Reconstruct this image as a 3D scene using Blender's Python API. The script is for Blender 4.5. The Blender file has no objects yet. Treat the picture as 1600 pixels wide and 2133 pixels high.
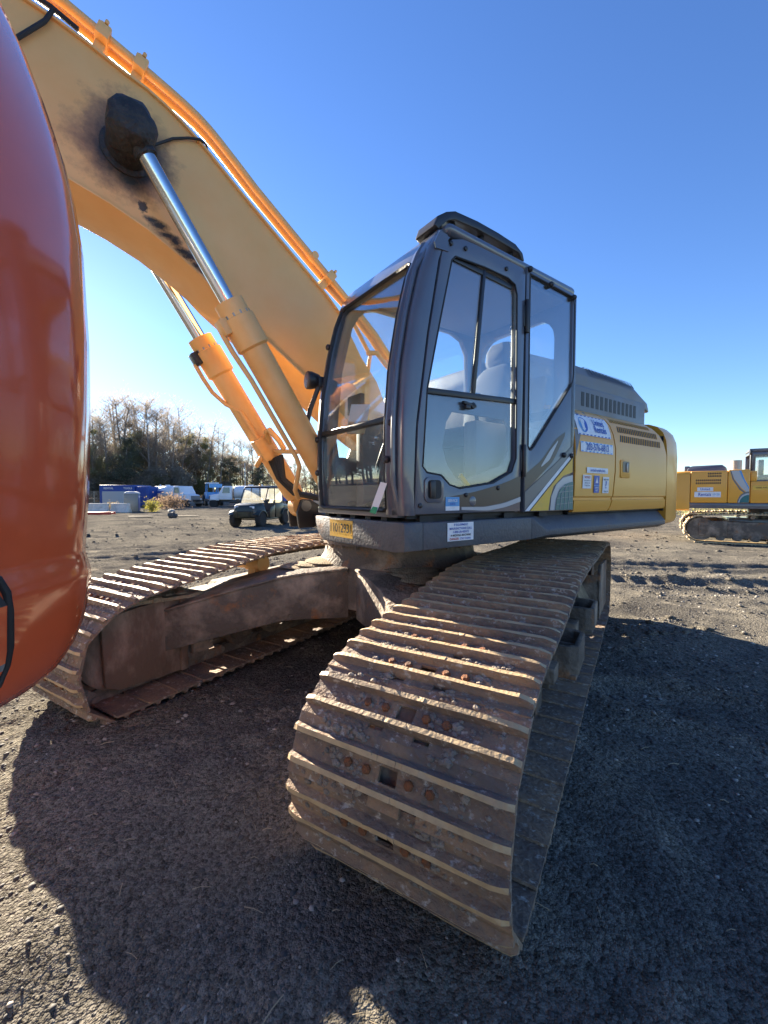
import bpy, bmesh, math, random
import numpy as np
from mathutils import Vector, Matrix, Quaternion

random.seed(7)
RNG = np.random.default_rng(11)
SC = bpy.context.scene
COL = SC.collection
rad = math.radians

# ------------------------------------------------------------------ camera, sky, sun, exposure
cam_data = bpy.data.cameras.new('camera')
cam_data.sensor_fit = 'HORIZONTAL'
cam_data.sensor_width = 36.0
cam_data.lens = 36.0 * 880.0 / 1600.0
cam_data.clip_start = 0.02
cam_data.clip_end = 6000.0
cam = bpy.data.objects.new('camera', cam_data)
COL.objects.link(cam)
cam.location = (0.0, 0.0, 1.5)
cam.rotation_euler = (rad(90.0 - 2.31), 0.0, 0.0)
SC.camera = cam

SUN_EL = rad(19.5)
SHADOW = Vector((0.625, -0.781, 0.0)).normalized()        # the way shadows fall on the ground
TO_SUN = Vector((-SHADOW.x * math.cos(SUN_EL), -SHADOW.y * math.cos(SUN_EL), math.sin(SUN_EL)))
world = bpy.data.worlds.new('World')
SC.world = world
world.use_nodes = True
wn = world.node_tree.nodes
wl = world.node_tree.links
bg = wn['Background']
sky = wn.new('ShaderNodeTexSky')
sky.sky_type = 'NISHITA'
sky.sun_disc = False
sky.sun_elevation = SUN_EL
sky.sun_rotation = math.atan2(TO_SUN.x, TO_SUN.y)
sky.altitude = 0.0
sky.air_density = 1.0
sky.dust_density = 0.06
sky.ozone_density = 4.0
hue = wn.new('ShaderNodeHueSaturation')
hue.inputs['Saturation'].default_value = 1.12
hue.inputs['Hue'].default_value = 0.511
wl.new(sky.outputs[0], hue.inputs['Color'])
wl.new(hue.outputs[0], bg.inputs[0])
bg.inputs[1].default_value = 0.051

sun_data = bpy.data.lights.new('sun', 'SUN')
sun_data.energy = 5.0
sun_data.angle = rad(0.5)
sun_data.color = (1.0, 0.87, 0.68)
sun = bpy.data.objects.new('sun', sun_data)
COL.objects.link(sun)
sun.rotation_euler = (-TO_SUN).to_track_quat('-Z', 'Y').to_euler()

SC.view_settings.view_transform = 'Standard'
SC.view_settings.look = 'None'
SC.view_settings.gamma = 1.0
SC.view_settings.use_curve_mapping = False
SC.view_settings.exposure = 2.46
SC.cycles.transparent_max_bounces = 24
SC.cycles.max_bounces = 10
SC.cycles.use_denoising = True

# ------------------------------------------------------------------ materials
MATS = {}
def nd(nt, t, **k):
    n = nt.nodes.new(t)
    for a, b in k.items():
        setattr(n, a, b)
    return n

def mat(name, col, rough=0.6, metal=0.0, col2=None, scale=6.0, mix=(0.42, 0.62), detail=5.0, bump=0.0, bscale=60.0,
        coat=0.0, spec=0.5, third=None, tscale=1.3, tmix=(0.55, 0.7), stretch=(1, 1, 1), rvar=0.0, emit=None):
    m = bpy.data.materials.new(name)
    m.use_nodes = True
    nt = m.node_tree
    b = nt.nodes['Principled BSDF']
    b.inputs['Base Color'].default_value = (*col, 1)
    b.inputs['Roughness'].default_value = rough
    b.inputs['Metallic'].default_value = metal
    b.inputs['Specular IOR Level'].default_value = spec
    b.inputs['Coat Weight'].default_value = coat
    b.inputs['Coat Roughness'].default_value = 0.06
    MATS[name] = m
    if col2 is None and bump == 0:
        return m
    tc = nd(nt, 'ShaderNodeTexCoord')
    mp = nd(nt, 'ShaderNodeMapping')
    mp.inputs['Scale'].default_value = stretch
    nt.links.new(tc.outputs['Object'], mp.inputs[0])
    info = nd(nt, 'ShaderNodeObjectInfo')
    off = nd(nt, 'ShaderNodeVectorMath', operation='MULTIPLY_ADD')
    cmb = nd(nt, 'ShaderNodeCombineXYZ')
    for i in range(3):
        nt.links.new(info.outputs['Random'], cmb.inputs[i])
    off.inputs[1].default_value = (37.0, 23.0, 51.0)
    nt.links.new(cmb.outputs[0], off.inputs[0])
    nt.links.new(mp.outputs[0], off.inputs[2])
    out = None
    if col2 is not None:
        n1 = nd(nt, 'ShaderNodeTexNoise')
        n1.inputs['Scale'].default_value = scale
        n1.inputs['Detail'].default_value = detail
        n1.inputs['Roughness'].default_value = 0.62
        nt.links.new(off.outputs[0], n1.inputs['Vector'])
        r = nd(nt, 'ShaderNodeMapRange')
        r.inputs[1].default_value, r.inputs[2].default_value = mix
        nt.links.new(n1.outputs[0], r.inputs[0])
        mx = nd(nt, 'ShaderNodeMix', data_type='RGBA')
        mx.inputs[6].default_value = (*col, 1)
        mx.inputs[7].default_value = (*col2, 1)
        nt.links.new(r.outputs[0], mx.inputs[0])
        out = mx.outputs[2]
        if rvar:
            rr = nd(nt, 'ShaderNodeMapRange')
            rr.inputs[3].default_value = rough
            rr.inputs[4].default_value = rough + rvar
            nt.links.new(r.outputs[0], rr.inputs[0])
            nt.links.new(rr.outputs[0], b.inputs['Roughness'])
        if third is not None:
            n2 = nd(nt, 'ShaderNodeTexNoise')
            n2.inputs['Scale'].default_value = tscale
            n2.inputs['Detail'].default_value = 6.0
            n2.inputs['Roughness'].default_value = 0.7
            nt.links.new(off.outputs[0], n2.inputs['Vector'])
            r2 = nd(nt, 'ShaderNodeMapRange')
            r2.inputs[1].default_value, r2.inputs[2].default_value = tmix
            nt.links.new(n2.outputs[0], r2.inputs[0])
            mx2 = nd(nt, 'ShaderNodeMix', data_type='RGBA')
            mx2.inputs[7].default_value = (*third, 1)
            nt.links.new(out, mx2.inputs[6])
            nt.links.new(r2.outputs[0], mx2.inputs[0])
            out = mx2.outputs[2]
        nt.links.new(out, b.inputs['Base Color'])
    if bump:
        n3 = nd(nt, 'ShaderNodeTexNoise')
        n3.inputs['Scale'].default_value = bscale
        n3.inputs['Detail'].default_value = 6.0
        nt.links.new(off.outputs[0], n3.inputs['Vector'])
        bp = nd(nt, 'ShaderNodeBump')
        bp.inputs['Strength'].default_value = min(1.0, bump)
        bp.inputs['Distance'].default_value = 0.02 * max(1.0, bump)
        nt.links.new(n3.outputs[0], bp.inputs['Height'])
        nt.links.new(bp.outputs[0], b.inputs['Normal'])
    m['out'] = 0
    return m

def stain(m, specs):
    """blend soot / grease / scuff shapes into a material's base colour: (centre, radii, colour, lo, hi, noise scale)"""
    nt = m.node_tree
    b = nt.nodes['Principled BSDF']
    tc = nd(nt, 'ShaderNodeTexCoord')
    for c, r, colr, lo, hi, ns in specs:
        mp = nd(nt, 'ShaderNodeMapping')
        mp.vector_type = 'POINT'
        mp.inputs['Scale'].default_value = (1 / r[0], 1 / r[1], 1 / r[2])
        mp.inputs['Location'].default_value = (-c[0] / r[0], -c[1] / r[1], -c[2] / r[2])
        nt.links.new(tc.outputs['Object'], mp.inputs[0])
        ln = nd(nt, 'ShaderNodeVectorMath', operation='LENGTH')
        nt.links.new(mp.outputs[0], ln.inputs[0])
        nz = nd(nt, 'ShaderNodeTexNoise')
        nz.inputs['Scale'].default_value = ns
        nz.inputs['Detail'].default_value = 8.0
        nz.inputs['Roughness'].default_value = 0.7
        nt.links.new(tc.outputs['Object'], nz.inputs['Vector'])
        ad = nd(nt, 'ShaderNodeMath', operation='MULTIPLY_ADD')
        ad.inputs[1].default_value = 1.3
        nt.links.new(nz.outputs[0], ad.inputs[0])
        nt.links.new(ln.outputs['Value'], ad.inputs[2])
        rg = nd(nt, 'ShaderNodeMapRange')
        rg.inputs[1].default_value = lo
        rg.inputs[2].default_value = hi
        rg.inputs[3].default_value = 1.0
        rg.inputs[4].default_value = 0.0
        nt.links.new(ad.outputs[0], rg.inputs[0])
        mx = nd(nt, 'ShaderNodeMix', data_type='RGBA')
        mx.inputs[7].default_value = (*colr, 1)
        src = b.inputs['Base Color'].links[0].from_socket if b.inputs['Base Color'].links else None
        if src:
            nt.links.new(src, mx.inputs[6])
        else:
            mx.inputs[6].default_value = b.inputs['Base Color'].default_value
        nt.links.new(rg.outputs[0], mx.inputs[0])
        nt.links.new(mx.outputs[2], b.inputs['Base Color'])

YEL = (0.79, 0.46, 0.17)
YELP = (0.80, 0.375, 0.045)
mat('boom_paint', YEL, 0.42, col2=(0.75, 0.395, 0.13), scale=2.2, mix=(0.35, 0.7), bump=0.05, bscale=24, coat=0.1, rvar=0.15)
stain(MATS['boom_paint'], [
    ((2.29, 0.217, 3.60), (0.34, 0.08, 0.36), (0.36, 0.19, 0.08), 1.25, 1.6, 5.0),
    ((2.27, 0.217, 3.57), (0.23, 0.08, 0.25), (0.018, 0.015, 0.013), 1.2, 1.75, 7.0)]
    + [((2.15 - .045 * k, 0.217, 3.225 - .033 * k + (.012 if k % 2 else 0)), (.06 + .02 * (k % 3), 0.08, .03 + .012 * (k % 2)), (0.03, 0.02, 0.015), .95, 1.6, 34.0 + 3 * k) for k in range(8)]
    + [((2.195, 0.217, 3.285), (0.05, 0.08, 0.06), (0.06, 0.035, 0.02), 1.1, 1.3, 40.0)])
mat('panel_paint', YELP, 0.30, col2=(0.76, 0.35, 0.045), scale=1.5, mix=(0.3, 0.75), coat=0.12, bump=0.02, bscale=4, rvar=0.1)
mat('cylinder_paint', YEL, 0.45, col2=(0.74, 0.38, 0.11), scale=4, mix=(0.4, 0.7), third=(0.10, 0.06, 0.035), tscale=5, tmix=(0.66, 0.78), bump=0.05, bscale=40)
mat('cab_grey', (0.085, 0.093, 0.118), 0.28, col2=(0.105, 0.11, 0.13), scale=3.5, mix=(0.4, 0.7), coat=0.8, bump=0.03, bscale=30, rvar=0.2)
mat('hood_grey', (0.16, 0.165, 0.175), 0.4, col2=(0.2, 0.195, 0.19), scale=3, bump=0.03, bscale=20, rvar=0.2)
mat('deck_grey', (0.072, 0.074, 0.086), 0.5, col2=(0.13, 0.125, 0.12), scale=5.5, mix=(0.45, 0.75), third=(0.17, 0.075, 0.035), tscale=2.6, tmix=(0.62, 0.72), bump=0.25, bscale=50, rvar=0.2)
mat('black_rubber', (0.014, 0.014, 0.016), 0.6, bump=0.1, bscale=60)
mat('black_trim', (0.02, 0.02, 0.023), 0.4)
mat('interior_dark', (0.045, 0.045, 0.05), 0.75)
mat('interior_grey', (0.17, 0.17, 0.175), 0.7)
mat('seat_fabric', (0.07, 0.075, 0.085), 0.9, bump=0.3, bscale=180)
mat('chrome', (0.62, 0.61, 0.6), 0.13, metal=1.0, bump=0.02, bscale=30)
mat('steel', (0.30, 0.29, 0.28), 0.4, metal=0.8)
mat('rusty_plate', (0.165, 0.122, 0.095), 0.82, col2=(0.31, 0.205, 0.125), scale=5, mix=(0.42, 0.62), third=(0.43, 0.39, 0.335), tscale=30, tmix=(0.56, 0.66), bump=0.8, bscale=48, detail=9, stretch=(1, 0.7, 1))
mat('caked_dirt', (0.33, 0.285, 0.235), 0.95, col2=(0.20, 0.165, 0.135), scale=16, bump=1.0, bscale=90)
mat('worn_grouser', (0.52, 0.38, 0.21), 0.6, col2=(0.40, 0.29, 0.165), scale=14, mix=(0.4, 0.66), third=(0.22, 0.10, 0.04), tscale=9, tmix=(0.62, 0.75), bump=0.22, bscale=70)
mat('rusty_bolt', (0.24, 0.085, 0.03), 0.85, col2=(0.12, 0.06, 0.035), scale=40, bump=0.5, bscale=150)
mat('frame_dirt', (0.115, 0.09, 0.07), 0.8, col2=(0.36, 0.275, 0.205), scale=3.0, mix=(0.46, 0.68), third=(0.30, 0.125, 0.045), tscale=3.4, tmix=(0.56, 0.68), bump=0.8, bscale=34, detail=8)
mat('mud_plate', (0.16, 0.10, 0.065), 0.75, col2=(0.34, 0.24, 0.17), scale=3.0, mix=(0.46, 0.62), bump=0.5, bscale=30, detail=10, third=(0.07, 0.045, 0.03), tscale=2.2, tmix=(0.52, 0.7), stretch=(1.2, 1, 0.62))
mat('sand_dust', (0.36, 0.28, 0.18), 0.95, col2=(0.22, 0.17, 0.11), scale=12, bump=0.8, bscale=80)
mat('grease', (0.012, 0.012, 0.014), 0.55, col2=(0.03, 0.026, 0.022), scale=18, bump=1.0, bscale=26)
mat('white_print', (0.78, 0.78, 0.8), 0.4, col2=(0.68, 0.68, 0.7), scale=20)
mat('blue_print', (0.03, 0.10, 0.42), 0.4)
mat('blue_light', (0.10, 0.32, 0.62), 0.4)
mat('black_print', (0.012, 0.012, 0.014), 0.5)
mat('red_print', (0.5, 0.05, 0.03), 0.5)
mat('green_print', (0.02, 0.28, 0.10), 0.5)
mat('plate_yellow', (0.78, 0.46, 0.05), 0.45, col2=(0.70, 0.42, 0.07), scale=9)
mat('decal_brown', (0.055, 0.035, 0.03), 0.3)
mat('decal_silver', (0.42, 0.43, 0.45), 0.25)
mat('decal_grey', (0.13, 0.135, 0.145), 0.3)
mat('decal_teal', (0.012, 0.13, 0.145), 0.3)
mat('paper', (0.78, 0.76, 0.70), 0.85)
mat('rag_cream', (0.66, 0.63, 0.42), 0.9)
mat('orange_paint', (0.74, 0.115, 0.038), 0.13, col2=(0.68, 0.10, 0.036), scale=2.2, coat=0.55, bump=0.015, bscale=3)
stain(MATS['orange_paint'], [
    ((-0.76, 1.0, 1.27), (0.14, 0.16, 0.10), (0.10, 0.085, 0.07), 1.25, 1.33, 22.0),
    ((-0.80, 1.02, 1.17), (0.2, 0.26, 0.05), (0.42, 0.31, 0.18), 1.18, 1.26, 34.0),
    ((-0.74, 0.86, 1.13), (0.2, 0.13, 0.05), (0.07, 0.06, 0.05), 1.2, 1.27, 30.0),
    ((-0.735, 0.92, 1.235), (0.05, 0.024, 0.024), (0.10, 0.08, 0.07), 1.3, 1.4, 24.0),
    ((-0.745, 0.985, 1.60), (0.05, 0.006, 0.06), (0.62, 0.45, 0.30), 1.2, 1.35, 60.0),
    ((-0.735, 0.945, 1.52), (0.05, 0.003, 0.05), (0.62, 0.45, 0.30), 1.2, 1.3, 60.0),
    ((-0.745, 1.01, 1.72), (0.05, 0.005, 0.08), (0.12, 0.05, 0.03), 1.2, 1.35, 40.0),
    ((-0.76, 1.06, 1.45), (0.05, 0.05, 0.012), (0.5, 0.34, 0.22), 1.15, 1.3, 70.0),
    ((-0.735, 0.90, 1.40), (0.05, 0.06, 0.004), (0.5, 0.34, 0.22), 1.15, 1.3, 70.0)])
mat('red_band', (0.5, 0.04, 0.03), 0.5)
mat('far_glass', (0.05, 0.075, 0.085), 0.08, spec=0.9)
mat('utv_green', (0.018, 0.024, 0.018), 0.35, coat=0.2)
mat('tyre', (0.022, 0.021, 0.02), 0.85, bump=0.4, bscale=40)
mat('amber', (0.75, 0.28, 0.02), 0.3)
mat('white_paint', (0.72, 0.74, 0.78), 0.35, col2=(0.62, 0.63, 0.64), scale=1.2, mix=(0.5, 0.8))
mat('container_blue', (0.018, 0.055, 0.26), 0.5, col2=(0.025, 0.075, 0.30), scale=0.8)
mat('grey_door', (0.42, 0.44, 0.46), 0.5)
mat('toilet_grey', (0.13, 0.16, 0.18), 0.6)
mat('concrete', (0.66, 0.63, 0.56), 0.85, col2=(0.5, 0.48, 0.43), scale=3, bump=0.3, bscale=20)
mat('bark', (0.27, 0.22, 0.185), 0.9, col2=(0.18, 0.145, 0.12), scale=2.0)
mat('twig', (0.33, 0.285, 0.23), 0.9)
mat('leaf_tan', (0.30, 0.235, 0.145), 0.8, col2=(0.20, 0.16, 0.10), scale=0.35, mix=(0.4, 0.6))
mat('leaf_spring', (0.27, 0.26, 0.12), 0.8, col2=(0.22, 0.19, 0.10), scale=0.35, mix=(0.4, 0.6))
mat('leaf_pine', (0.11, 0.125, 0.08), 0.8, col2=(0.13, 0.135, 0.09), scale=0.4)
mat('weed_yellow', (0.32, 0.28, 0.05), 0.85, col2=(0.2, 0.2, 0.05), scale=2)
mat('dead_brush', (0.23, 0.165, 0.115), 0.9)
mat('stone_pale', (0.34, 0.31, 0.27), 0.85, col2=(0.22, 0.2, 0.18), scale=9)
mat('stone_dark', (0.055, 0.053, 0.052), 0.8, col2=(0.085, 0.08, 0.075), scale=30)
mat('timber', (0.36, 0.29, 0.19), 0.85, col2=(0.25, 0.2, 0.13), scale=8)

def leafy(m, f=0.45):
    nt = m.node_tree
    b = nt.nodes['Principled BSDF']; o = nt.nodes['Material Output']
    t = nd(nt, 'ShaderNodeBsdfTranslucent')
    if b.inputs['Base Color'].links: nt.links.new(b.inputs['Base Color'].links[0].from_socket, t.inputs[0])
    else: t.inputs[0].default_value = b.inputs['Base Color'].default_value
    mx = nd(nt, 'ShaderNodeMixShader'); mx.inputs[0].default_value = f + .1
    nt.links.new(b.outputs[0], mx.inputs[1]); nt.links.new(t.outputs[0], mx.inputs[2])
    nt.links.new(mx.outputs[0], o.inputs[0])
for q in ('leaf_tan', 'leaf_spring', 'leaf_pine', 'weed_yellow', 'dead_brush', 'twig'): leafy(MATS[q])

def glass(name, tint, base, spread, dust=(0.01, 0.07)):
    m = bpy.data.materials.new(name)
    m.use_nodes = True
    nt = m.node_tree
    nt.nodes.remove(nt.nodes['Principled BSDF'])
    o = nt.nodes['Material Output']
    t = nd(nt, 'ShaderNodeBsdfTransparent')
    t.inputs[0].default_value = (*tint, 1)
    g = nd(nt, 'ShaderNodeBsdfGlossy')
    g.inputs['Roughness'].default_value = 0.012
    g.inputs[0].default_value = (0.95, 0.97, 1.0, 1)
    d = nd(nt, 'ShaderNodeBsdfTranslucent' if dust[1] > .2 else 'ShaderNodeBsdfDiffuse')
    d.inputs[0].default_value = (0.45, 0.43, 0.38, 1) if dust[1] < .2 else (.8, .78, .66, 1)
    fr = nd(nt, 'ShaderNodeFresnel')
    ge = nd(nt, 'ShaderNodeNewGeometry')          # same reflectance whichever face of the pane is met
    io = nd(nt, 'ShaderNodeMapRange')
    io.inputs[3].default_value, io.inputs[4].default_value = 1.52, 1 / 1.52
    nt.links.new(ge.outputs['Backfacing'], io.inputs[0])
    nt.links.new(io.outputs[0], fr.inputs[0])
    mr = nd(nt, 'ShaderNodeMath', operation='MULTIPLY_ADD')
    mr.inputs[1].default_value = spread
    mr.inputs[2].default_value = base
    mr.use_clamp = True
    nt.links.new(fr.outputs[0], mr.inputs[0])
    mx = nd(nt, 'ShaderNodeMixShader')
    nt.links.new(mr.outputs[0], mx.inputs[0])
    nt.links.new(t.outputs[0], mx.inputs[1])
    nt.links.new(g.outputs[0], mx.inputs[2])
    # a thin uneven film of road dust
    tc = nd(nt, 'ShaderNodeTexCoord')
    nz = nd(nt, 'ShaderNodeTexNoise')
    nz.inputs['Scale'].default_value = 2.6
    nz.inputs['Detail'].default_value = 7.0
    nt.links.new(tc.outputs['Object'], nz.inputs['Vector'])
    dr = nd(nt, 'ShaderNodeMapRange')
    dr.inputs[1].default_value, dr.inputs[2].default_value = 0.4, 0.8
    dr.inputs[3].default_value, dr.inputs[4].default_value = dust
    nt.links.new(nz.outputs[0], dr.inputs[0])
    mx2 = nd(nt, 'ShaderNodeMixShader')
    nt.links.new(dr.outputs[0], mx2.inputs[0])
    nt.links.new(mx.outputs[0], mx2.inputs[1])
    nt.links.new(d.outputs[0], mx2.inputs[2])
    nt.links.new(mx2.outputs[0], o.inputs[0])
    MATS[name] = m
glass('cab_glass', (0.96, 0.985, 0.985), 0.02, 1.2)
glass('door_glass', (0.94, 0.97, 0.985), 0.07, 1.6)
glass('lower_glass', (0.93, 0.96, 0.975), 0.04, 0.75)
glass('dusty_glass', (0.97, 0.97, 0.9), 0.03, 1.0, (0.25, 0.5))

# ------------------------------------------------------------------ mesh helpers
class MB:
    def __init__(s):
        s.v, s.f, s.m = [], [], []
    def add(s, vs, fs, mi=0):
        o = len(s.v)
        s.v += [tuple(v) for v in vs]
        s.f += [tuple(i + o for i in f) for f in fs]
        s.m += [mi] * len(fs)
        return s
    def box(s, x0, x1, y0, y1, z0, z1, mi=0):
        vs = [(x, y, z) for x in (x0, x1) for y in (y0, y1) for z in (z0, z1)]
        return s.add(vs, [(0, 1, 3, 2), (4, 6, 7, 5), (0, 4, 5, 1), (2, 3, 7, 6), (0, 2, 6, 4), (1, 5, 7, 3)], mi)
    def obox(s, c, ax, ay, az, mi=0):
        c, ax, ay, az = map(Vector, (c, ax, ay, az))
        vs = [c + ax * i + ay * j + az * k for i in (-1, 1) for j in (-1, 1) for k in (-1, 1)]
        return s.add(vs, [(0, 1, 3, 2), (4, 6, 7, 5), (0, 4, 5, 1), (2, 3, 7, 6), (0, 2, 6, 4), (1, 5, 7, 3)], mi)
    def prism(s, poly, fn, a, b, mi=0):
        n = len(poly)
        vs = [fn(p, a) for p in poly] + [fn(p, b) for p in poly]
        fs = [tuple(range(n))[::-1], tuple(range(n, 2 * n))] + [(i, (i + 1) % n, n + (i + 1) % n, n + i) for i in range(n)]
        return s.add(vs, fs, mi)
    def prism_y(s, poly, a, b, mi=0):
        return s.prism(poly, lambda p, t: (p[0], t, p[1]), a, b, mi)
    def prism_x(s, poly, a, b, mi=0):
        return s.prism(poly, lambda p, t: (t, p[0], p[1]), a, b, mi)
    def prism_z(s, poly, a, b, mi=0):
        return s.prism(poly, lambda p, t: (p[0], p[1], t), a, b, mi)
    def loft(s, rings, mi=0, cap=True, closed=True):
        n = len(rings[0])
        o = [v for r in rings for v in r]
        fs = []
        for i in range(len(rings) - 1):
            for j in range(n if closed else n - 1):
                k = (j + 1) % n
                fs.append((i * n + j, i * n + k, (i + 1) * n + k, (i + 1) * n + j))
        if cap and closed:
            fs.append(tuple(range(n))[::-1])
            fs.append(tuple(range((len(rings) - 1) * n, len(rings) * n)))
        return s.add(o, fs, mi)
    def tube(s, path, r, n=8, mi=0, cap=True):
        P = [Vector(p) for p in path]
        rs = r if isinstance(r, (list, tuple)) else [r] * len(P)
        rings, up = [], None
        for i, p in enumerate(P):
            t = (P[min(i + 1, len(P) - 1)] - P[max(i - 1, 0)]).normalized()
            if up is None:
                up = t.orthogonal().normalized()
            up = (up - t * up.dot(t))
            up = up.normalized() if up.length > 1e-6 else t.orthogonal().normalized()
            w = t.cross(up)
            rings.append([p + (up * math.cos(2 * math.pi * k / n) + w * math.sin(2 * math.pi * k / n)) * rs[i] for k in range(n)])
        return s.loft(rings, mi, cap)
    def cyl(s, p0, p1, r0, r1=None, n=20, mi=0):
        return s.tube([p0, p1], [r0, r0 if r1 is None else r1], n, mi)
    def turned(s, p0, axis, prof, n=28, mi=0):
        """prof: (distance along axis, radius)"""
        p0, a = Vector(p0), Vector(axis).normalized()
        u = a.orthogonal().normalized(); w = a.cross(u)
        rings = [[p0 + a * d + (u * math.cos(2 * math.pi * k / n) + w * math.sin(2 * math.pi * k / n)) * max(r, 1e-4) for k in range(n)] for d, r in prof]
        return s.loft(rings, mi)
    def mesh(s, name, mats, bevel=0.0, seg=2, smooth=35):
        me = bpy.data.meshes.new(name)
        me.from_pydata([tuple(v) for v in s.v], [], s.f)
        for mm in (mats if isinstance(mats, (list, tuple)) else [mats]):
            me.materials.append(MATS[mm])
        me.polygons.foreach_set('material_index', s.m)
        bm = bmesh.new(); bm.from_mesh(me)
        bmesh.ops.recalc_face_normals(bm, faces=bm.faces)
        if bevel:
            es = [e for e in bm.edges if len(e.link_faces) == 2 and e.calc_face_angle(0) > rad(32)]
            if es:
                bmesh.ops.bevel(bm, geom=es, offset=bevel, segments=seg, profile=0.5, affect='EDGES', clamp_overlap=True)
        bm.to_mesh(me); bm.free()
        if smooth:
            me.polygons.foreach_set('use_smooth', [True] * len(me.polygons))
            me.set_sharp_from_angle(angle=rad(smooth))
        me.update()
        return me
    def split(s, name, mats, parent=None, **k):
        """every loose piece its own object"""
        ob = s.build(name, mats, parent, **k)
        bm = bmesh.new(); bm.from_mesh(ob.data); bm.verts.ensure_lookup_table()
        seen, out = set(), []
        for v in bm.verts:
            if v.index in seen: continue
            st, isl = [v], []
            seen.add(v.index)
            while st:
                q = st.pop(); isl.append(q.index)
                for e in q.link_edges:
                    w = e.other_vert(q)
                    if w.index not in seen: seen.add(w.index); st.append(w)
            out.append(set(isl))
        src = ob.data
        for i, isl in enumerate(out):
            b2 = bm.copy() if False else bmesh.new()
            b2.from_mesh(src); b2.verts.ensure_lookup_table()
            bmesh.ops.delete(b2, geom=[v for v in b2.verts if v.index not in isl], context='VERTS')
            me = bpy.data.meshes.new(name); b2.to_mesh(me); b2.free()
            for m_ in src.materials: me.materials.append(m_)
            if i == 0: ob.data = me; first = ob
            else:
                o = ob.copy(); o.data = me; COL.objects.link(o); o.name = name
        bm.free()
        return first
    def build(s, name, mats, parent=None, bevel=0.0, seg=2, smooth=35, rz=None):
        ob = bpy.data.objects.new(name, s.mesh(name, mats, bevel, seg, smooth))
        COL.objects.link(ob)
        if parent: ob.parent = parent
        if rz is not None: ob.rotation_euler = (0, 0, rz)
        return ob

def link(name, me, parent=None, M=None):
    o = bpy.data.objects.new(name, me)
    COL.objects.link(o)
    if parent: o.parent = parent
    if M is not None: o.matrix_local = M
    return o
def empty(name, loc=(0, 0, 0), rz=0.0, parent=None):
    o = bpy.data.objects.new(name, None)
    COL.objects.link(o)
    o.location = loc; o.rotation_euler = (0, 0, rz); o.empty_display_size = 0.2
    if parent: o.parent = parent
    return o
def tag(o, label=None, cat=None, group=None, kind=None):
    for k, v in (('label', label), ('category', cat), ('group', group), ('kind', kind)):
        if v: o[k] = v
    return o
def copy_tree(o, parent=None):
    c = o.copy(); COL.objects.link(c)
    c.parent = parent
    for ch in o.children: copy_tree(ch, c)
    return c

def plate(mb, outer, holes, fn, thick, mi=0):
    """flat plate with holes; fn((a, b), depth) gives the point"""
    bm = bmesh.new()
    loops = []
    for poly in [outer] + list(holes):
        vs = [bm.verts.new((p[0], p[1], 0)) for p in poly]
        for i in range(len(vs)): bm.edges.new((vs[i], vs[(i + 1) % len(vs)]))
        loops.append(len(vs))
    bmesh.ops.triangle_fill(bm, use_beauty=True, use_dissolve=False, edges=bm.edges[:])
    bm.verts.index_update()
    pts = [(v.co.x, v.co.y) for v in bm.verts]
    tris = [tuple(v.index for v in f.verts) for f in bm.faces]
    bm.free()
    n = len(pts)
    vs = [fn(p, 0.0) for p in pts] + [fn(p, thick) for p in pts]
    fs = tris + [tuple(i + n for i in t)[::-1] for t in tris]
    o = 0
    for L in loops:
        for i in range(L):
            a, b = o + i, o + (i + 1) % L
            fs.append((a, b, b + n, a + n))
        o += L
    mb.add(vs, fs, mi)

def text_mesh(txt, size, bold=False):
    cu = bpy.data.curves.new('t', 'FONT')
    cu.body = txt; cu.size = size; cu.align_x = 'CENTER'; cu.align_y = 'CENTER'
    cu.resolution_u = 3
    if bold: cu.offset = size * 0.018
    ob = bpy.data.objects.new('t', cu)
    COL.objects.link(ob)
    dg = bpy.context.evaluated_depsgraph_get()
    me = bpy.data.meshes.new_from_object(ob.evaluated_get(dg))
    vs = [tuple(v.co) for v in me.vertices]
    fs = [tuple(p.vertices) for p in me.polygons]
    bpy.data.objects.remove(ob); bpy.data.meshes.remove(me); bpy.data.curves.remove(cu)
    return vs, fs
def put_text(mb, txt, size, o, ux, uy, n, mi, sx=1.0, bold=False):
    vs, fs = text_mesh(txt, size, bold)
    o, ux, uy, n = map(Vector, (o, ux, uy, n))
    mb.add([o + ux * v[0] * sx + uy * v[1] + n for v in vs], fs, mi)

def ip(tab, t):
    xs, ys = zip(*tab)
    return float(np.interp(t, xs, ys))
def lerp(a, b, t): return a + (b - a) * t

# ------------------------------------------------------------------ ground
_LAT = np.random.default_rng(3).random((256, 256))
def vnoise(x, y, s):
    x = np.asarray(x) * s; y = np.asarray(y) * s
    xi = np.floor(x).astype(int); yi = np.floor(y).astype(int)
    fx = x - xi; fy = y - yi
    fx = fx * fx * (3 - 2 * fx); fy = fy * fy * (3 - 2 * fy)
    a = _LAT[xi & 255, yi & 255]; b = _LAT[(xi + 1) & 255, yi & 255]
    c = _LAT[xi & 255, (yi + 1) & 255]; d = _LAT[(xi + 1) & 255, (yi + 1) & 255]
    return (a * (1 - fx) + b * fx) * (1 - fy) + (c * (1 - fx) + d * fx) * fy - 0.5
def seg_dist(x, y, a, b):
    ax, ay = a; bx, by = b
    dx, dy = bx - ax, by - ay
    t = np.clip(((x - ax) * dx + (y - ay) * dy) / (dx * dx + dy * dy), 0, 1)
    return np.hypot(x - ax - t * dx, y - ay - t * dy), t * math.hypot(dx, dy)
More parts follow.
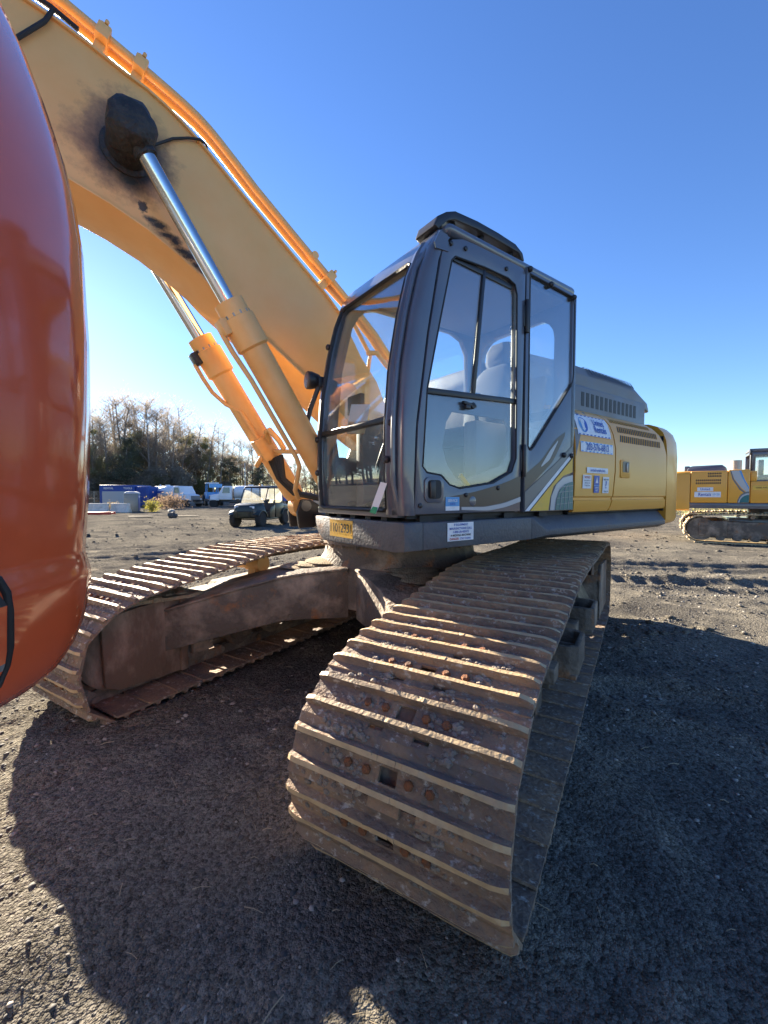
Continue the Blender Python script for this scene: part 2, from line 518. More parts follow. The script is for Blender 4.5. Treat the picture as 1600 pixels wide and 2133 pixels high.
RUTS = [((-9.0, 8.5), (1.0, 14.5), 0.35, 0.05), ((-10.0, 10.2), (0.0, 16.5), 0.35, 0.05), ((2.6, 9.5), (8.5, 8.4), 0.42, 0.055), ((2.9, 7.6), (9.0, 6.2), 0.42, 0.05),
        ((1.9, 3.2), (4.8, 1.6), 0.3, 0.035), ((-12, 14), (6, 22), 0.4, 0.07), ((-14, 18), (4, 26), 0.4, 0.07)]
def ground_z(x, y):
    x = np.asarray(x, float); y = np.asarray(y, float)
    z = 0.05 * vnoise(x, y, 0.55) + 0.045 * vnoise(x + 9, y, 1.7) + 0.034 * vnoise(x, y + 5, 4.3)
    ro = np.clip(vnoise(x + 31, y + 17, 0.7) * 2.2 + 0.62, 0.12, 1.0)          # smooth and churned patches
    z = z + ro * (0.030 * vnoise(x, y, 9.1) + 0.020 * vnoise(x + 3, y + 8, 18.0))
    for a, b, w, d in RUTS:
        r, t = seg_dist(x, y, a, b)
        m = np.clip(1 - r / w, 0, 1)
        z = z - d * np.minimum(1, m * 2) + d * 1.1 * np.exp(-((r - w) / 0.14) ** 2) + 0.022 * np.minimum(1, m * 3) * np.sin(t * 19 + 5 * vnoise(x, y, .8)) * (0.5 + 1.6 * vnoise(x + 40, y, .5))
    far = np.clip((np.hypot(x, y) - 40) / 60, 0, 1)
    return z * (1 - 0.7 * far) - 0.012

def graded(lo, f0, f1, hi, st, g):
    out = list(np.arange(f0, f1, st))
    s, v = st, f1
    while v < hi:
        out.append(v); s *= g; v += s
    out.append(hi)
    s, v, left = st, f0 - st, []
    while v > lo:
        left.append(v); s *= g; v -= s
    return np.array([lo] + left[::-1] + out)
gx = graded(-4000, -4.2, 5.6, 4000, 0.034, 1.06)
gy = graded(-2000, 0.9, 8.4, 5200, 0.036, 1.05)
GX, GY = np.meshgrid(gx, gy)
GZ = ground_z(GX, GY)
me = bpy.data.meshes.new('ground')
nx, ny = len(gx), len(gy)
me.vertices.add(nx * ny)
me.vertices.foreach_set('co', np.stack([GX, GY, GZ], -1).astype(np.float32).ravel())
ii, jj = np.meshgrid(np.arange(nx - 1), np.arange(ny - 1))
base = (jj * nx + ii).ravel()
quads = np.stack([base, base + 1, base + nx + 1, base + nx], 1).astype(np.int32)
me.loops.add(quads.size); me.polygons.add(len(quads))
me.loops.foreach_set('vertex_index', quads.ravel())
me.polygons.foreach_set('loop_start', np.arange(0, quads.size, 4, dtype=np.int32))
me.polygons.foreach_set('use_smooth', np.ones(len(quads), bool))
me.update(); me.validate()

gm = mat('yard_ground', (0.086, 0.081, 0.074), 0.95, col2=(0.172, 0.157, 0.128), scale=0.55, mix=(0.36, 0.66), detail=9, third=(0.265, 0.235, 0.182), tscale=1.7, tmix=(0.56, 0.74), spec=0.0)
def ground_relief(m):
    nt = m.node_tree
    b = nt.nodes['Principled BSDF']
    tc = nd(nt, 'ShaderNodeTexCoord')
    def noise(sc, det, t='n'):
        n = nd(nt, 'ShaderNodeTexNoise' if t == 'n' else 'ShaderNodeTexVoronoi')
        n.inputs['Scale'].default_value = sc
        if t == 'n': n.inputs['Detail'].default_value = det
        nt.links.new(tc.outputs['Object'], n.inputs['Vector'])
        return n
    v = noise(58, 0, 'v'); v2 = noise(150, 0, 'v'); n1 = noise(30, 10); n0 = noise(6, 8)
    def ma(op, a, k, c=None):
        q = nd(nt, 'ShaderNodeMath', operation=op)
        nt.links.new(a, q.inputs[0])
        if hasattr(k, 'links') or not isinstance(k, (int, float)): nt.links.new(k, q.inputs[1])
        else: q.inputs[1].default_value = k
        if c is not None: nt.links.new(c, q.inputs[2])
        return q.outputs[0]
    h = ma('MULTIPLY_ADD', v.outputs['Distance'], -0.55, ma('MULTIPLY_ADD', v2.outputs['Distance'], -0.3, ma('MULTIPLY_ADD', n1.outputs[0], 1.3, ma('MULTIPLY', n0.outputs[0], 1.4))))
    bp = nd(nt, 'ShaderNodeBump')
    bp.inputs['Strength'].default_value = 1.0
    bp.inputs['Distance'].default_value = 0.020
    nt.links.new(h, bp.inputs['Height'])
    nt.links.new(bp.outputs[0], b.inputs['Normal'])
    # single grit grains differ in colour
    src = b.inputs['Base Color'].links[0].from_socket
    hs = nd(nt, 'ShaderNodeHueSaturation')
    nt.links.new(src, hs.inputs['Color'])
    sp = nd(nt, 'ShaderNodeSeparateColor')
    nt.links.new(v2.outputs['Color'], sp.inputs[0])
    mr = nd(nt, 'ShaderNodeMapRange')
    mr.inputs[1].default_value, mr.inputs[2].default_value = 0.1, 1.9
    mr.inputs[3].default_value, mr.inputs[4].default_value = 0.38, 1.75
    sp2 = nd(nt, 'ShaderNodeSeparateColor')
    nt.links.new(v.outputs['Color'], sp2.inputs[0])
    sm = nd(nt, 'ShaderNodeMath', operation='ADD')
    nt.links.new(sp.outputs[0], sm.inputs[0]); nt.links.new(sp2.outputs[1], sm.inputs[1])
    nt.links.new(sm.outputs[0], mr.inputs[0])
    nt.links.new(mr.outputs[0], hs.inputs['Value'])
    nt.links.new(hs.outputs[0], b.inputs['Base Color'])
ground_relief(gm)
me.materials.append(gm)
ground = bpy.data.objects.new('ground', me)
COL.objects.link(ground)
tag(ground, 'dark churned gravel and dirt of the yard', kind='structure')

# ------------------------------------------------------------------ the large yellow excavator
ANG_S = rad(216.2)
REL = rad(22.6)                 # tracks are turned against the house
EXC = empty('excavator', (0.148, 4.166, 0.0), ANG_S)
tag(EXC, 'large yellow excavator with dark grey cab and rusty wide tracks filling the middle', 'excavator')

# --- undercarriage (own axes: x forwards along the tracks)
SHOE_W = 0.87
GAUGE = 1.30
CI = (2.035, 0.4175, 0.3925)    # idler x, z, path radius
CS = (-2.02, 0.475, 0.44)
def track_path():
    pts = []
    F_ = [(2.10, .033), (2.20, .034), (2.275, .045), (2.335, .085), (2.375, .14), (2.405, .21), (2.428, .29), (2.434, .37), (2.43, .44), (2.415, .51), (2.378, .59), (2.33, .645), (2.26, .70), (2.175, .75), (2.09, .78), (2.0, .803)]
    pts += F_
    top = [(1.83, 0.832), (1.47, 0.878), (1.1, 0.932), (0.83, 0.965), (0.5, 0.972), (0.09, 0.975), (-0.4, 0.962), (-0.9, 0.955), (-1.3, 0.962), (-1.7, 0.945)]
    pts += top
    for a in np.linspace(88, 270, 40):
        pts.append((CS[0] + CS[2] * math.cos(rad(a)), CS[1] + CS[2] * math.sin(rad(a))))
    for x in np.linspace(-1.9, 1.95, 20): pts.append((x, 0.035))
    P = np.array(pts + [pts[0]])
    d = np.r_[0, np.cumsum(np.hypot(*np.diff(P, axis=0).T))]
    return P, d
TP, TD = track_path()
def at_path(s):
    s = s % TD[-1]
    return np.array([np.interp(s, TD, TP[:, 0]), np.interp(s, TD, TP[:, 1])])
NSHOE = round(TD[-1] / 0.216)
PITCH = TD[-1] / NSHOE

def shoe_mesh(name, seed):
    rg = random.Random(seed)
    g = 0.033
    # (along, out) outline of the section, two grousers
    top = [(-.118, -.006), (-.116, .002), (-.080, .0), (-.072, g), (-.053, g), (-.044, .0), (.028, .0), (.036, g), (.055, g), (.064, .0), (.106, -.003), (.121, -.016)]
    bot = [(.117, -.026), (.1, -.016), (.085, -.014), (-.118, -.014)]
    mb = MB()
    def ring(y, k):
        r = []
        for i, (s, n) in enumerate(top):
            nn = n * k if n > 0.01 else n
            r.append((s, y, nn + rg.uniform(-.003, .003) * (n > 0.01)))
        return r + [(s, y, n) for s, n in bot]
    w = SHOE_W / 2
    ys = [(-w, .55), (-w + .022, .85), (-w + .05, 1), (-.3, 1), (-.2, 1), (-.125, 1), 'arch', (-.062, 1), (-.036, 1), 'hole', (.036, 1), (.062, 1), 'arch', (.125, 1), (.22, 1), (.31, 1), (w - .05, 1), (w - .022, .85), (w, .55)]
    run, gaps = [], []
    for i, q in enumerate(ys):
        if isinstance(q, str):
            mb.loft(run, 0); gaps.append((q, run[-1][0][1], ys[i + 1][0])); run = []
        else:
            run.append(ring(*q))
    mb.loft(run, 0)
    for q, y0, y1 in gaps:                               # beside a mud hole only strips of plate go across
        if q == 'hole':
            mb.prism([p for p in top if p[0] < -.04] + [(-.034, .0), (-.034, -.014), (-.118, -.014)], lambda p, t: (p[0], t, p[1]), y0, y1, 0)
            mb.prism([(.018, -.014), (.018, 0)] + [p for p in top if p[0] > .02] + bot[:3], lambda p, t: (p[0], t, p[1]), y0, y1, 0)
        else:
            mb.prism([(-.079, -.014), (-.079, .0)] + [p for p in top if p[0] > -.078] + bot[:3], lambda p, t: (p[0], t, p[1]), y0, y1, 0)
    for y in (-.165, -.085, .085, .165):
        mb.turned((-.008, y, 0), (0, 0, 1), [(-.002, .017), (.011, .017), (.015, .011), (.015, 0)], 6, 1)
    for k in range(90):                                  # lumps of dirt packed between the grousers
        g0 = rg.choice((-.025, .01, -.008, .085, .095, -.098))
        y = rg.choice((-1, 1)) * (.10 + abs(rg.gauss(0, .14)))
        if abs(y) > w - .06: continue
        r = rg.uniform(.004, .013) * (1 if rg.random() < .85 else 1.5)
        s0 = g0 + rg.uniform(-.012, .012)
        rings = []
        for zz, kk in ((-.002, 1), (r * .35, .85), (r * .6, .4)):
            rings.append([(s0 + r * kk * rg.uniform(.7, 1.25) * math.cos(a), y + r * 1.3 * kk * rg.uniform(.7, 1.25) * math.sin(a), zz) for a in (0, 1.26, 2.5, 3.77, 5.0)])
        mb.loft(rings, 3)
    me = mb.mesh(name, ['rusty_plate', 'rusty_bolt', 'worn_grouser', 'caked_dirt'], smooth=0)
    zs = [v.co.z for v in me.vertices]
    for p in me.polygons:                                # grouser tips are worn bright
        if p.material_index == 0 and sum(zs[i] > .013 for i in p.vertices) >= max(3, len(p.vertices) // 2 + 1) and len(p.vertices) < 6:
            p.material_index = 2
    return me
SHOES = [shoe_mesh('track_shoe', i) for i in range(5)]
lk = MB()
for sy in (-1, 1):
    lk.prism_y([(-.125, -.016), (.085, -.016), (.125, -.045), (.125, -.085), (.07, -.105), (-.09, -.105), (-.125, -.08)], sy * .085 - .02, sy * .085 + .02)
lk.cyl((-.1, -.115, -.062), (-.1, .115, -.062), .026, n=10)
LINK = lk.mesh('track_link', 'frame_dirt')

def track(sign):
    t = empty('track', parent=EXC)
    t.rotation_euler = (0, 0, REL)
    jit = random.Random(5 + sign)
    for i in range(NSHOE):
        s = i * PITCH + (0.07 if sign > 0 else 0.02)
        p = at_path(s)
        tg = at_path(s + .09) - at_path(s - .09)
        a = math.atan2(tg[1], tg[0])
        # travel order: front bottom -> top -> rear; outward normal is to the right of travel
        X = Vector((math.cos(a), 0, math.sin(a))); N = Vector((math.sin(a), 0, -math.cos(a)))
        X, N = (X, N) if N.dot(Vector((p[0], 0, p[1] - .5))) > 0 else (X, -N)
        Y = N.cross(X)
        M = Matrix(((X.x, Y.x, N.x, p[0]), (0, Y.y, 0, sign * GAUGE + jit.uniform(-.003, .003)), (X.z, Y.z, N.z, p[1]), (0, 0, 0, 1)))
        o = link('track_shoe', SHOES[jit.randrange(5)], t, M)
        link('track_link', LINK, t, M)
    return t
track(1); track(-1)

def track_frame(sign):
    y = sign * GAUGE
    inner = -sign
    def Y(a): return y + inner * a                   # distance from the track's middle towards the machine's middle
    mb = MB()
    mb.prism_y([(-1.75, .28), (1.66, .28), (1.66, .56), (1.45, .64), (-1.55, .68), (-1.75, .6)], y - .22, y + .22)
    mb.prism_y([(-1.5, .62), (1.2, .62), (1.1, .70), (-1.4, .74)], y - .12, y + .12)
    f = mb.build('track_frame', 'frame_dirt', EXC, bevel=.012, rz=REL)
    # idler in its guard plates
    m2 = MB()
    m2.turned((CI[0], y - .17, CI[1]), (0, 1, 0), [(0, .05), (.0, .27), (.02, .315), (.09, .32), (.10, .345), (.24, .345), (.25, .32), (.32, .315), (.34, .27), (.34, .05)], 40)
    m2.turned((CI[0], y - .17, CI[1]), (0, 1, 0), [(0, .03), (0, .09), (.05, .12), (.29, .12), (.34, .09), (.34, .03)], 20)
    m2.build('idler_wheel', 'mud_plate', f)
    g = MB()
    for q in (-.20, .20):
        g.prism_y([(1.60, .10), (2.10, .12), (2.19, .17), (2.21, .60), (2.14, .66), (1.95, .68), (1.60, .70)], y + q - .016, y + q + .016)
    g.box(1.58, 1.64, y - .24, y + .24, .10, .72)
    g.build('idler_guard', 'mud_plate', f, bevel=.008)
    if sign < 0:
        d = MB()
        d.prism_z([(1.5, Y(.02)), (2.0, Y(.05)), (2.02, Y(.20)), (1.62, Y(.33)), (1.48, Y(.3))], .695, .72)
        for k in range(12):
            cx, cy = 1.55 + .04 * k, Y(.06 + .2 * ((k * 7) % 5) / 5)
            d.turned((cx, cy, .70), (0, 0, 1), [(0, .06), (.03, .045), (.045, .001)], 7)
        d.build('dirt_heap', 'sand_dust', f)
    s = MB()
    s.turned((CS[0], y - .05, CS[1]), (0, 1, 0), [(0, .12), (0, .31), (.1, .31), (.1, .12)], 24)
    for k in range(21):
        a = 2 * math.pi * k / 21
        c = Vector((CS[0] + .34 * math.cos(a), y, CS[1] + .34 * math.sin(a)))
        s.obox(c, (.05 * math.cos(a), 0, .05 * math.sin(a)), (0, .035, 0), (-.022 * math.sin(a), 0, .022 * math.cos(a)))
    s.turned((CS[0], y - .26, CS[1]), (0, 1, 0), [(0, .02), (0, .2), (.06, .26), (.46, .26), (.52, .2), (.52, .02)], 28)
    s.build('drive_sprocket', 'frame_dirt', f)
    for x in (.83, -1.25):
        r = MB()
        r.cyl((x, y - .15, .85), (x, y + .15, .85), .062, n=16)
        r.prism_y([(x - .09, .66), (x + .09, .66), (x + .05, .86), (x - .05, .86)], Y(.16), Y(.25))
        r.cyl((x, Y(.1), .85), (x, Y(.30), .85), .075, n=16)
        r.build('carrier_roller', 'cylinder_paint' if sign < 0 else 'frame_dirt', f)
    for k in range(8):
        x = -1.5 + k * .42
        r = MB()
        r.turned((x, y - .17, .235), (0, 1, 0), [(0, .05), (0, .12), (.05, .12), (.05, .09), (.29, .09), (.29, .12), (.34, .12), (.34, .05)], 16)
        r.box(x - .09, x + .09, y - .235, y - .18, .20, .34); r.box(x - .09, x + .09, y + .18, y + .235, .20, .34)
        r.build('bottom_roller', 'frame_dirt', f)
    # open step boxes and the travel motor's guard on the outside of the frame
    out = -inner
    yo = y + out * .21
    def yb(a, b): return (min(yo + out * a, yo + out * b), max(yo + out * a, yo + out * b))
    for x in (.55, -.50):
        b = MB()
        b.box(x - .21, x + .21, *yb(0, .20), .32, .35)
        b.prism_z([(x - .21, yo), (x - .21, yo + out * .15), (x - .16, yo + out * .21), (x + .16, yo + out * .21), (x + .21, yo + out * .15), (x + .21, yo),
                   (x + .17, yo), (x + .17, yo + out * .14), (x + .14, yo + out * .175), (x - .14, yo + out * .175), (x - .17, yo + out * .14), (x - .17, yo)], .34, .53)
        b.box(x - .02, x + .02, *yb(0, .18), .35, .49)
        b.box(x + .24, x + .40, *yb(0, .10), .34, .44)
        b.build('step_bracket', 'frame_dirt', f, bevel=.008)
    b = MB()
    b.prism_y([(-1.95, .24), (-1.0, .26), (-1.0, .66), (-1.2, .78), (-1.95, .74)], *yb(.17, .20))
    b.box(-1.03, -1.0, *yb(0, .20), .27, .70)
    b.build('motor_guard', 'frame_dirt', f, bevel=.006)
    b = MB()
    b.loft([[(-.98, yo, .70), (-.98, yo + out * .13, .44), (-.98, yo + out * .13, .40), (-.98, yo, .40)], [(-.72, yo, .70), (-.72, yo + out * .05, .5), (-.72, yo + out * .05, .40), (-.72, yo, .40)]])
    b.build('guard_gusset', 'sand_dust', f, bevel=.005)
    return f
track_frame(1); track_frame(-1)

# --- X frame and slewing ring
xf_ = MB()
xf_.turned((0, 0, .52), (0, 0, 1), [(0, .55), (.02, .80), (.30, .80), (.36, .78), (.44, .73), (.52, .715), (.575, .715), (.575, .3)], 48)
def leg(sx, sy):
    R = []
    for t in np.linspace(0, 1, 9):
        cx = lerp(.55, 1.58, t) * sx; cy = lerp(.30, 1.28, t) * sy
        wz0 = lerp(.49, .30, t) - .0 * t
        top = ip([(0, .87), (.3, .83), (.6, .74), (1, .60)], t)
        bot = ip([(0, .47), (.35, .46), (.7, .37), (1, .29)], t)
        hw = ip([(0, .36), (.4, .25), (1, .27)], t)
        d = Vector((.87 * sx, .82 * sy, 0)).normalized(); n = Vector((-d.y, d.x, 0))
        c = Vector((cx, cy, 0))
        R.append([c + n * hw + Vector((0, 0, bot)), c - n * hw + Vector((0, 0, bot)), c - n * hw + Vector((0, 0, top)), c + n * hw + Vector((0, 0, top))])
    xf_.loft(R)
    # weld lip along the top plate
    lip = [[r[2] + Vector((0, 0, .0)), r[3], r[3] + Vector((0, 0, .022)), r[2] + Vector((0, 0, .022))] for r in R]
    lip = [[q + (q - sum(l, Vector()) / 4).normalized() * .012 for q in l] for l in lip]
    xf_.loft(lip)
for sx in (-1, 1):
    for sy in (-1, 1): leg(sx, sy)
xf_.build('undercarriage_frame', 'frame_dirt', EXC, bevel=.01, rz=REL)
ds = MB()
for sx, sy in ((1, -1), (1, 1)):
    for k in range(3):
        ds.turned((.55 * sx + .1 * k, (.42 + .1 * k) * sy, .895 - .02 * k), (0, 0, 1), [(0, .24 - .03 * k), (.012, .2 - .03 * k), (.02, .001)], 14)
ds.build('dust_layer', 'sand_dust', EXC, rz=REL)
sw = MB()
sw.turned((0, 0, 1.06), (0, 0, 1), [(0, .74), (.06, .74), (.065, .78), (.13, .78), (.13, .4)], 48)
for k in range(30):
    a = 2 * math.pi * k / 30
    sw.turned((.755 * math.cos(a), .755 * math.sin(a), 1.045), (0, 0, 1), [(0, .017), (.02, .017), (.02, 0)], 6)
sw.build('swing_bearing', 'frame_dirt', EXC)

# --- deck (house axes: x forwards, y to the machine's left)
dk = MB()
dk.box(-2.35, .98, .42, 1.22, 1.20, 1.335); dk.box(-2.35, .66, -.30, .42, 1.20, 1.335); dk.box(-2.35, -.2, -1.42, -.30, 1.20, 1.335)
dk.build('deck_frame', 'deck_grey', EXC, bevel=.01)
fb = MB()
fb.prism([(.44, 1.347), (1.485, 1.347), (1.49, 1.335), (1.49, 1.187), (1.40, 1.175), (.56, 1.175), (.47, 1.235), (.44, 1.30)], lambda p, t: (t, p[0], p[1]), 1.137, 1.0)
fb.prism([(1.10, 1.345), (1.485, 1.345), (1.49, 1.335), (1.49, 1.187), (1.40, 1.175), (1.10, 1.175)], lambda p, t: (t, p[0], p[1]), 1.0, -.02)
fb.loft([[(-.02, 1.10, 1.345), (-.02, 1.485, 1.345), (-.02, 1.49, 1.335), (-.02, 1.49, 1.187), (-.02, 1.40, 1.175), (-.02, 1.10, 1.175)],
         [(-.19, 1.10, 1.345), (-.19, 1.425, 1.345), (-.19, 1.50, 1.245), (-.19, 1.50, 1.205), (-.19, 1.44, 1.175), (-.19, 1.10, 1.175)],
         [(-2.27, 1.10, 1.345), (-2.27, 1.425, 1.345), (-2.27, 1.50, 1.245), (-2.27, 1.50, 1.205), (-2.27, 1.44, 1.175), (-2.27, 1.10, 1.175)]])
skirt = fb.build('deck_skirt', 'deck_grey', EXC, bevel=.006)

def sticker(name, parent, O, ux, uy, w, h, base, texts=(), extra=None, off=.003):
    """a printed sheet: O top-left corner, ux to the right, uy down"""
    O, ux, uy = Vector(O), Vector(ux).normalized(), Vector(uy).normalized()
    n = uy.cross(ux).normalized()
    mb = MB()
    mats = [base]
    def mi(m):
        if m not in mats: mats.append(m)
        return mats.index(m)
    def P(a, b, k): return O + ux * a + uy * b + n * (off * .35 * k)
    mb.add([P(0, 0, 1), P(w, 0, 1), P(w, h, 1), P(0, h, 1)], [(0, 3, 2, 1)], 0)
    if extra:
        for poly, m, k in extra:
            mb.add([P(a, b, k) for a, b in poly], [tuple(range(len(poly)))[::-1]], mi(m))
    for txt, size, cx, cy, m, sx, bold in texts:
        put_text(mb, txt, size, P(cx, cy, 3), ux, -uy, Vector((0, 0, 0)), mi(m), sx, bold)
    return mb.build(name, mats, parent, smooth=0)

sticker('unit_number_plate', skirt, (1.140, .665, 1.332), (0, 1, 0), (0, 0, -1), .30, .115, 'plate_yellow',
        [('11012931', .083, .15, .057, 'black_print', .9, True)])
sticker('warning_label', skirt, (.815, 1.494, 1.335), (-1, 0, 0), (0, 0, -1), .225, .11, 'white_print',
        [('IF EQUIPMENT', .019, .112, .014, 'blue_print', 1, True), ('MALFUNCTIONS CALL', .019, .112, .036, 'blue_print', 1, True), ('1-800-UR-RENTS', .019, .112, .057, 'blue_print', 1, True),
         ('A MOVING MACHINE', .018, .112, .077, 'black_print', 1, True), ('DANGER', .019, .055, .098, 'red_print', 1, True), ('STAY CLEAR', .017, .15, .098, 'blue_print', 1, True)])
mt = MB()
for x in (.95, .6, .2, -.2):
    mt.box(x - .05, x + .05, 1.36, 1.46, 1.345, 1.382)
for y in (.55, .72, .9, 1.08, 1.25): mt.box(1.02, 1.10, y - .03, y + .03, 1.345, 1.382)
mt.box(-.52, 1.0, .5, 1.42, 1.336, 1.379)
mt.split('rubber_mount', 'black_rubber', EXC)

# --- cab
XF = [(1.36, 1.130), (1.6, 1.146), (1.9, 1.146), (2.2, 1.122), (2.5, 1.066), (2.75, 1.00), (2.92, .925), (3.03, .85)]
XD = [(1.384, 1.072), (1.886, 1.051), (2.407, .971), (2.884, .875), (2.987, .79), (3.03, .70)]
xf = lambda z: ip(XF, z)
xd = lambda z: ip(XD, z)
CY0, CY1 = .48, 1.49
cb = MB()
def pillar_ring(z):
    X, D = xf(z), min(xd(z) + .006, xf(z) - .07)
    r = .05
    pts = [(X + .012, 1.335), (X + .014, 1.36), (X, 1.372), (X, 1.44)]
    pts += [(X - r + r * math.cos(rad(a)), 1.44 + r * math.sin(rad(a))) for a in (20, 45, 70, 90)]
    pts += [(D, 1.49), (D, 1.425), (X - .085, 1.425), (X - .085, 1.335)]
    return [(x, y, z) for x, y in pts]
cb.loft([pillar_ring(z) for z in np.linspace(1.385, 2.98, 22)])
def rpillar(z):
    X = xf(z)
    return [(X, .545, z), (X, .49, z), (X - .02, .47, z), (X - .09, .47, z), (X - .09, .545, z)]
cb.loft([rpillar(z) for z in np.linspace(1.385, 2.98, 20)])
def hdr(y):
    return [(xf(z), y, z) for z in np.linspace(2.86, 3.03, 6)] + [(.80, y, 3.05), (.74, y, 3.02), (.80, y, 2.93), (xf(2.86) - .05, y, 2.86)]
cb.loft([hdr(y) for y in np.linspace(.475, 1.44, 8)])
def sill(y):
    return [(xf(z), y, z) for z in np.linspace(1.372, 1.415, 3)] + [(1.02, y, 1.415), (1.02, y, 1.372)]
cb.loft([sill(y) for y in (.475, 1.0, 1.42)])
# rear left quarter with its slanted window
quarter = [(.078, 1.383), (-.545, 1.383), (-.545, 3.02), (.078, 3.03)]
rwin = [(.040, 3.005), (-.475, 2.995), (-.505, 2.98), (-.520, 2.937), (-.523, 2.421), (-.513, 2.37), (-.488, 2.325), (-.03, 1.838), (.0, 1.815), (.02, 1.815), (.038, 1.84)]
plate(cb, quarter, [rwin], lambda p, t: (p[0], 1.49 - t, p[1]), .05)
# right side and rear walls with window openings
def rrect(a0, a1, b0, b1, r):
    o = []
    for cx, cy, s in ((a1 - r, b1 - r, 0), (a0 + r, b1 - r, 90), (a0 + r, b0 + r, 180), (a1 - r, b0 + r, 270)):
        for k in range(5):
            a = rad(s + k * 22.5)
            o.append((cx + r * math.cos(a), cy + r * math.sin(a)))
    return o
rw = [(x, z) for z in np.linspace(1.383, 3.02, 14) for x in [xf(z) - .09]] + [(-.545, 3.02), (-.545, 1.383)]
RW1 = [(.60, 2.95), (-.20, 2.96), (-.33, 2.92), (-.40, 2.80), (-.41, 2.0), (-.38, 1.85), (-.30, 1.78), (.98, 1.78), (1.0, 1.9), (.95, 2.4), (.86, 2.75), (.80, 2.85), (.72, 2.92)]
plate(cb, rw, [RW1], lambda p, t: (p[0], .47 + t, p[1]), .05)
BW = rrect(.60, 1.34, 2.12, 2.90, .16)
plate(cb, [(.47, 1.383), (1.49, 1.383), (1.49, 3.02), (.47, 3.02)], [BW], lambda p, t: (-.548 + t, p[0], p[1]), .05)
cb.box(-.5, 1.03, .5, 1.42, 1.372, 1.40)
cb.box(.075, .12, 1.40, 1.44, 1.38, 3.03)                      # door jamb
CAB = cb.build('cab', 'cab_grey', EXC, bevel=.008)
rf = MB()
rf.box(-.552, .81, .468, 1.487, 3.005, 3.085)
ROOF = rf.build('roof', 'cab_grey', CAB, bevel=.045, seg=4)
il = MB(); il.box(-.48, .76, .53, 1.43, 2.965, 3.0)
il.box(-.45, .1, .53, .56, 1.40, 1.9); il.box(-.49, -.46, .53, 1.43, 1.40, 2.1)
il.build('roof_lining', 'interior_grey', CAB, bevel=.01)

vz = MB()
def vis(y):
    top = [(.865, 3.06), (.84, 3.12), (.77, 3.17), (.70, 3.20), (.5, 3.215), (.30, 3.215), (.12, 3.205), (.04, 3.17), (.02, 3.12)]
    bot = [(.05, 3.12), (.08, 3.16), (.30, 3.165), (.5, 3.165), (.70, 3.15), (.755, 3.125), (.805, 3.08), (.83, 3.045)]
    return [(x, y, z) for x, z in top + bot]
vz.loft([vis(y) for y in (1.25, 1.27, 1.34, 1.41, 1.43)])
for x in (.12, .42, .68): vz.cyl((x, 1.38, 3.06), (x, 1.38, 3.19), .022, n=10); vz.cyl((x, 1.29, 3.06), (x, 1.29, 3.19), .022, n=10)
vz.build('roof_guard', 'black_trim', CAB, bevel=.008)

# panes
def pane(name, z0, z1, y0, y1, par):
    zs = np.linspace(z0, z1, 10); ysn = np.linspace(y0, y1, 6)
    mb = MB(); mb.loft([[(xf(z) - .016, y, z) for y in ysn] for z in zs], closed=False, cap=False)
    mb.loft([[(xf(z) - .022, y, z) for y in ysn] for z in zs], closed=False, cap=False)
    return mb.build(name, 'cab_glass', par, smooth=60)
pane('windscreen', 1.945, 2.88, .53, 1.35, CAB)
pane('lower_windscreen', 1.40, 1.925, .53, 1.35, CAB)
bar = MB(); bar.box(xf(1.93) - .035, xf(1.93) + .004, .535, 1.345, 1.915, 1.95)
bar.build('window_bar', 'black_trim', CAB, bevel=.006)
def flat_pane(name, poly, fn, par, m='cab_glass'):
    mb = MB()
    mb.prism(poly, fn, 0.0, .005)
    return mb.build(name, m, par, smooth=0)
flat_pane('quarter_window', rwin, lambda p, t: (p[0], 1.479 - t, p[1]), CAB, 'door_glass')
flat_pane('side_window', RW1, lambda p, t: (p[0], .49 + t, p[1]), CAB)
flat_pane('rear_window', BW, lambda p, t: (-.53 + t, p[0], p[1]), CAB)
def seal(path, par, r=.011, closed=True):
    mb = MB(); p = list(path)
    if closed: p = p + [p[0]]
    mb.tube(p, r, 6); return mb.build('window_seal', 'black_rubber', par)
seal([(p[0], 1.488, p[1]) for p in rwin], CAB, .007)
zz = np.linspace(1.425, 2.84, 14)
seal([(xf(z) + .004, .545, z) for z in zz] + [(xf(2.86) + .004, .58, 2.86), (xf(2.86) + .004, 1.30, 2.86)] + [(xf(z) + .004, 1.335, z) for z in zz[::-1]] + [(xf(1.41) + .004, 1.30, 1.41), (xf(1.41) + .004, .58, 1.41)], CAB, .013)
flr = MB()
for z, x0 in ((2.706, .083), (1.733, .097)):
    flr.cyl((x0, 1.502, z - .11), (x0, 1.502, z + .11), .015, n=10)
    flr.box(x0 - .028, x0 + .028, 1.488, 1.498, z - .07, z + .07)
flr.split('door_hinge', 'black_trim', CAB, bevel=.003)
nb = MB()
for x, y, z, nx_ in ((xf(2.13) + .01, 1.36, 1.905, 1), (xf(1.7) + .01, 1.355, 1.70, 1), (xf(1.9), .50, 1.90, 1), (xf(1.62), .50, 1.66, 1), (xf(2.55), .50, 2.58, 1), (xf(2.35), .50, 2.30, 1)):
    nb.turned((x - .01, y, z), (1, 0, 0), [(0, .022), (.02, .022), (.028, .012), (.028, 0)], 10)
for x, z in ((-.40, 1.80), (-.50, 1.80), (-.50, 2.99), (-.2, 3.0), (.05, 3.03)):
    nb.turned((x, 1.485, z), (0, 1, 0), [(0, .02), (.02, .02), (.03, .01), (.03, 0)], 8)
nb.split('fastener', 'black_trim', CAB)
lp = MB()
lp.turned((1.10, .43, 2.34), (1, -.1, 0), [(0, .02), (.0, .05), (.06, .065), (.09, .065), (.095, .05), (.095, 0)], 16)
lp.box(1.03, 1.13, .43, .50, 2.28, 2.36)
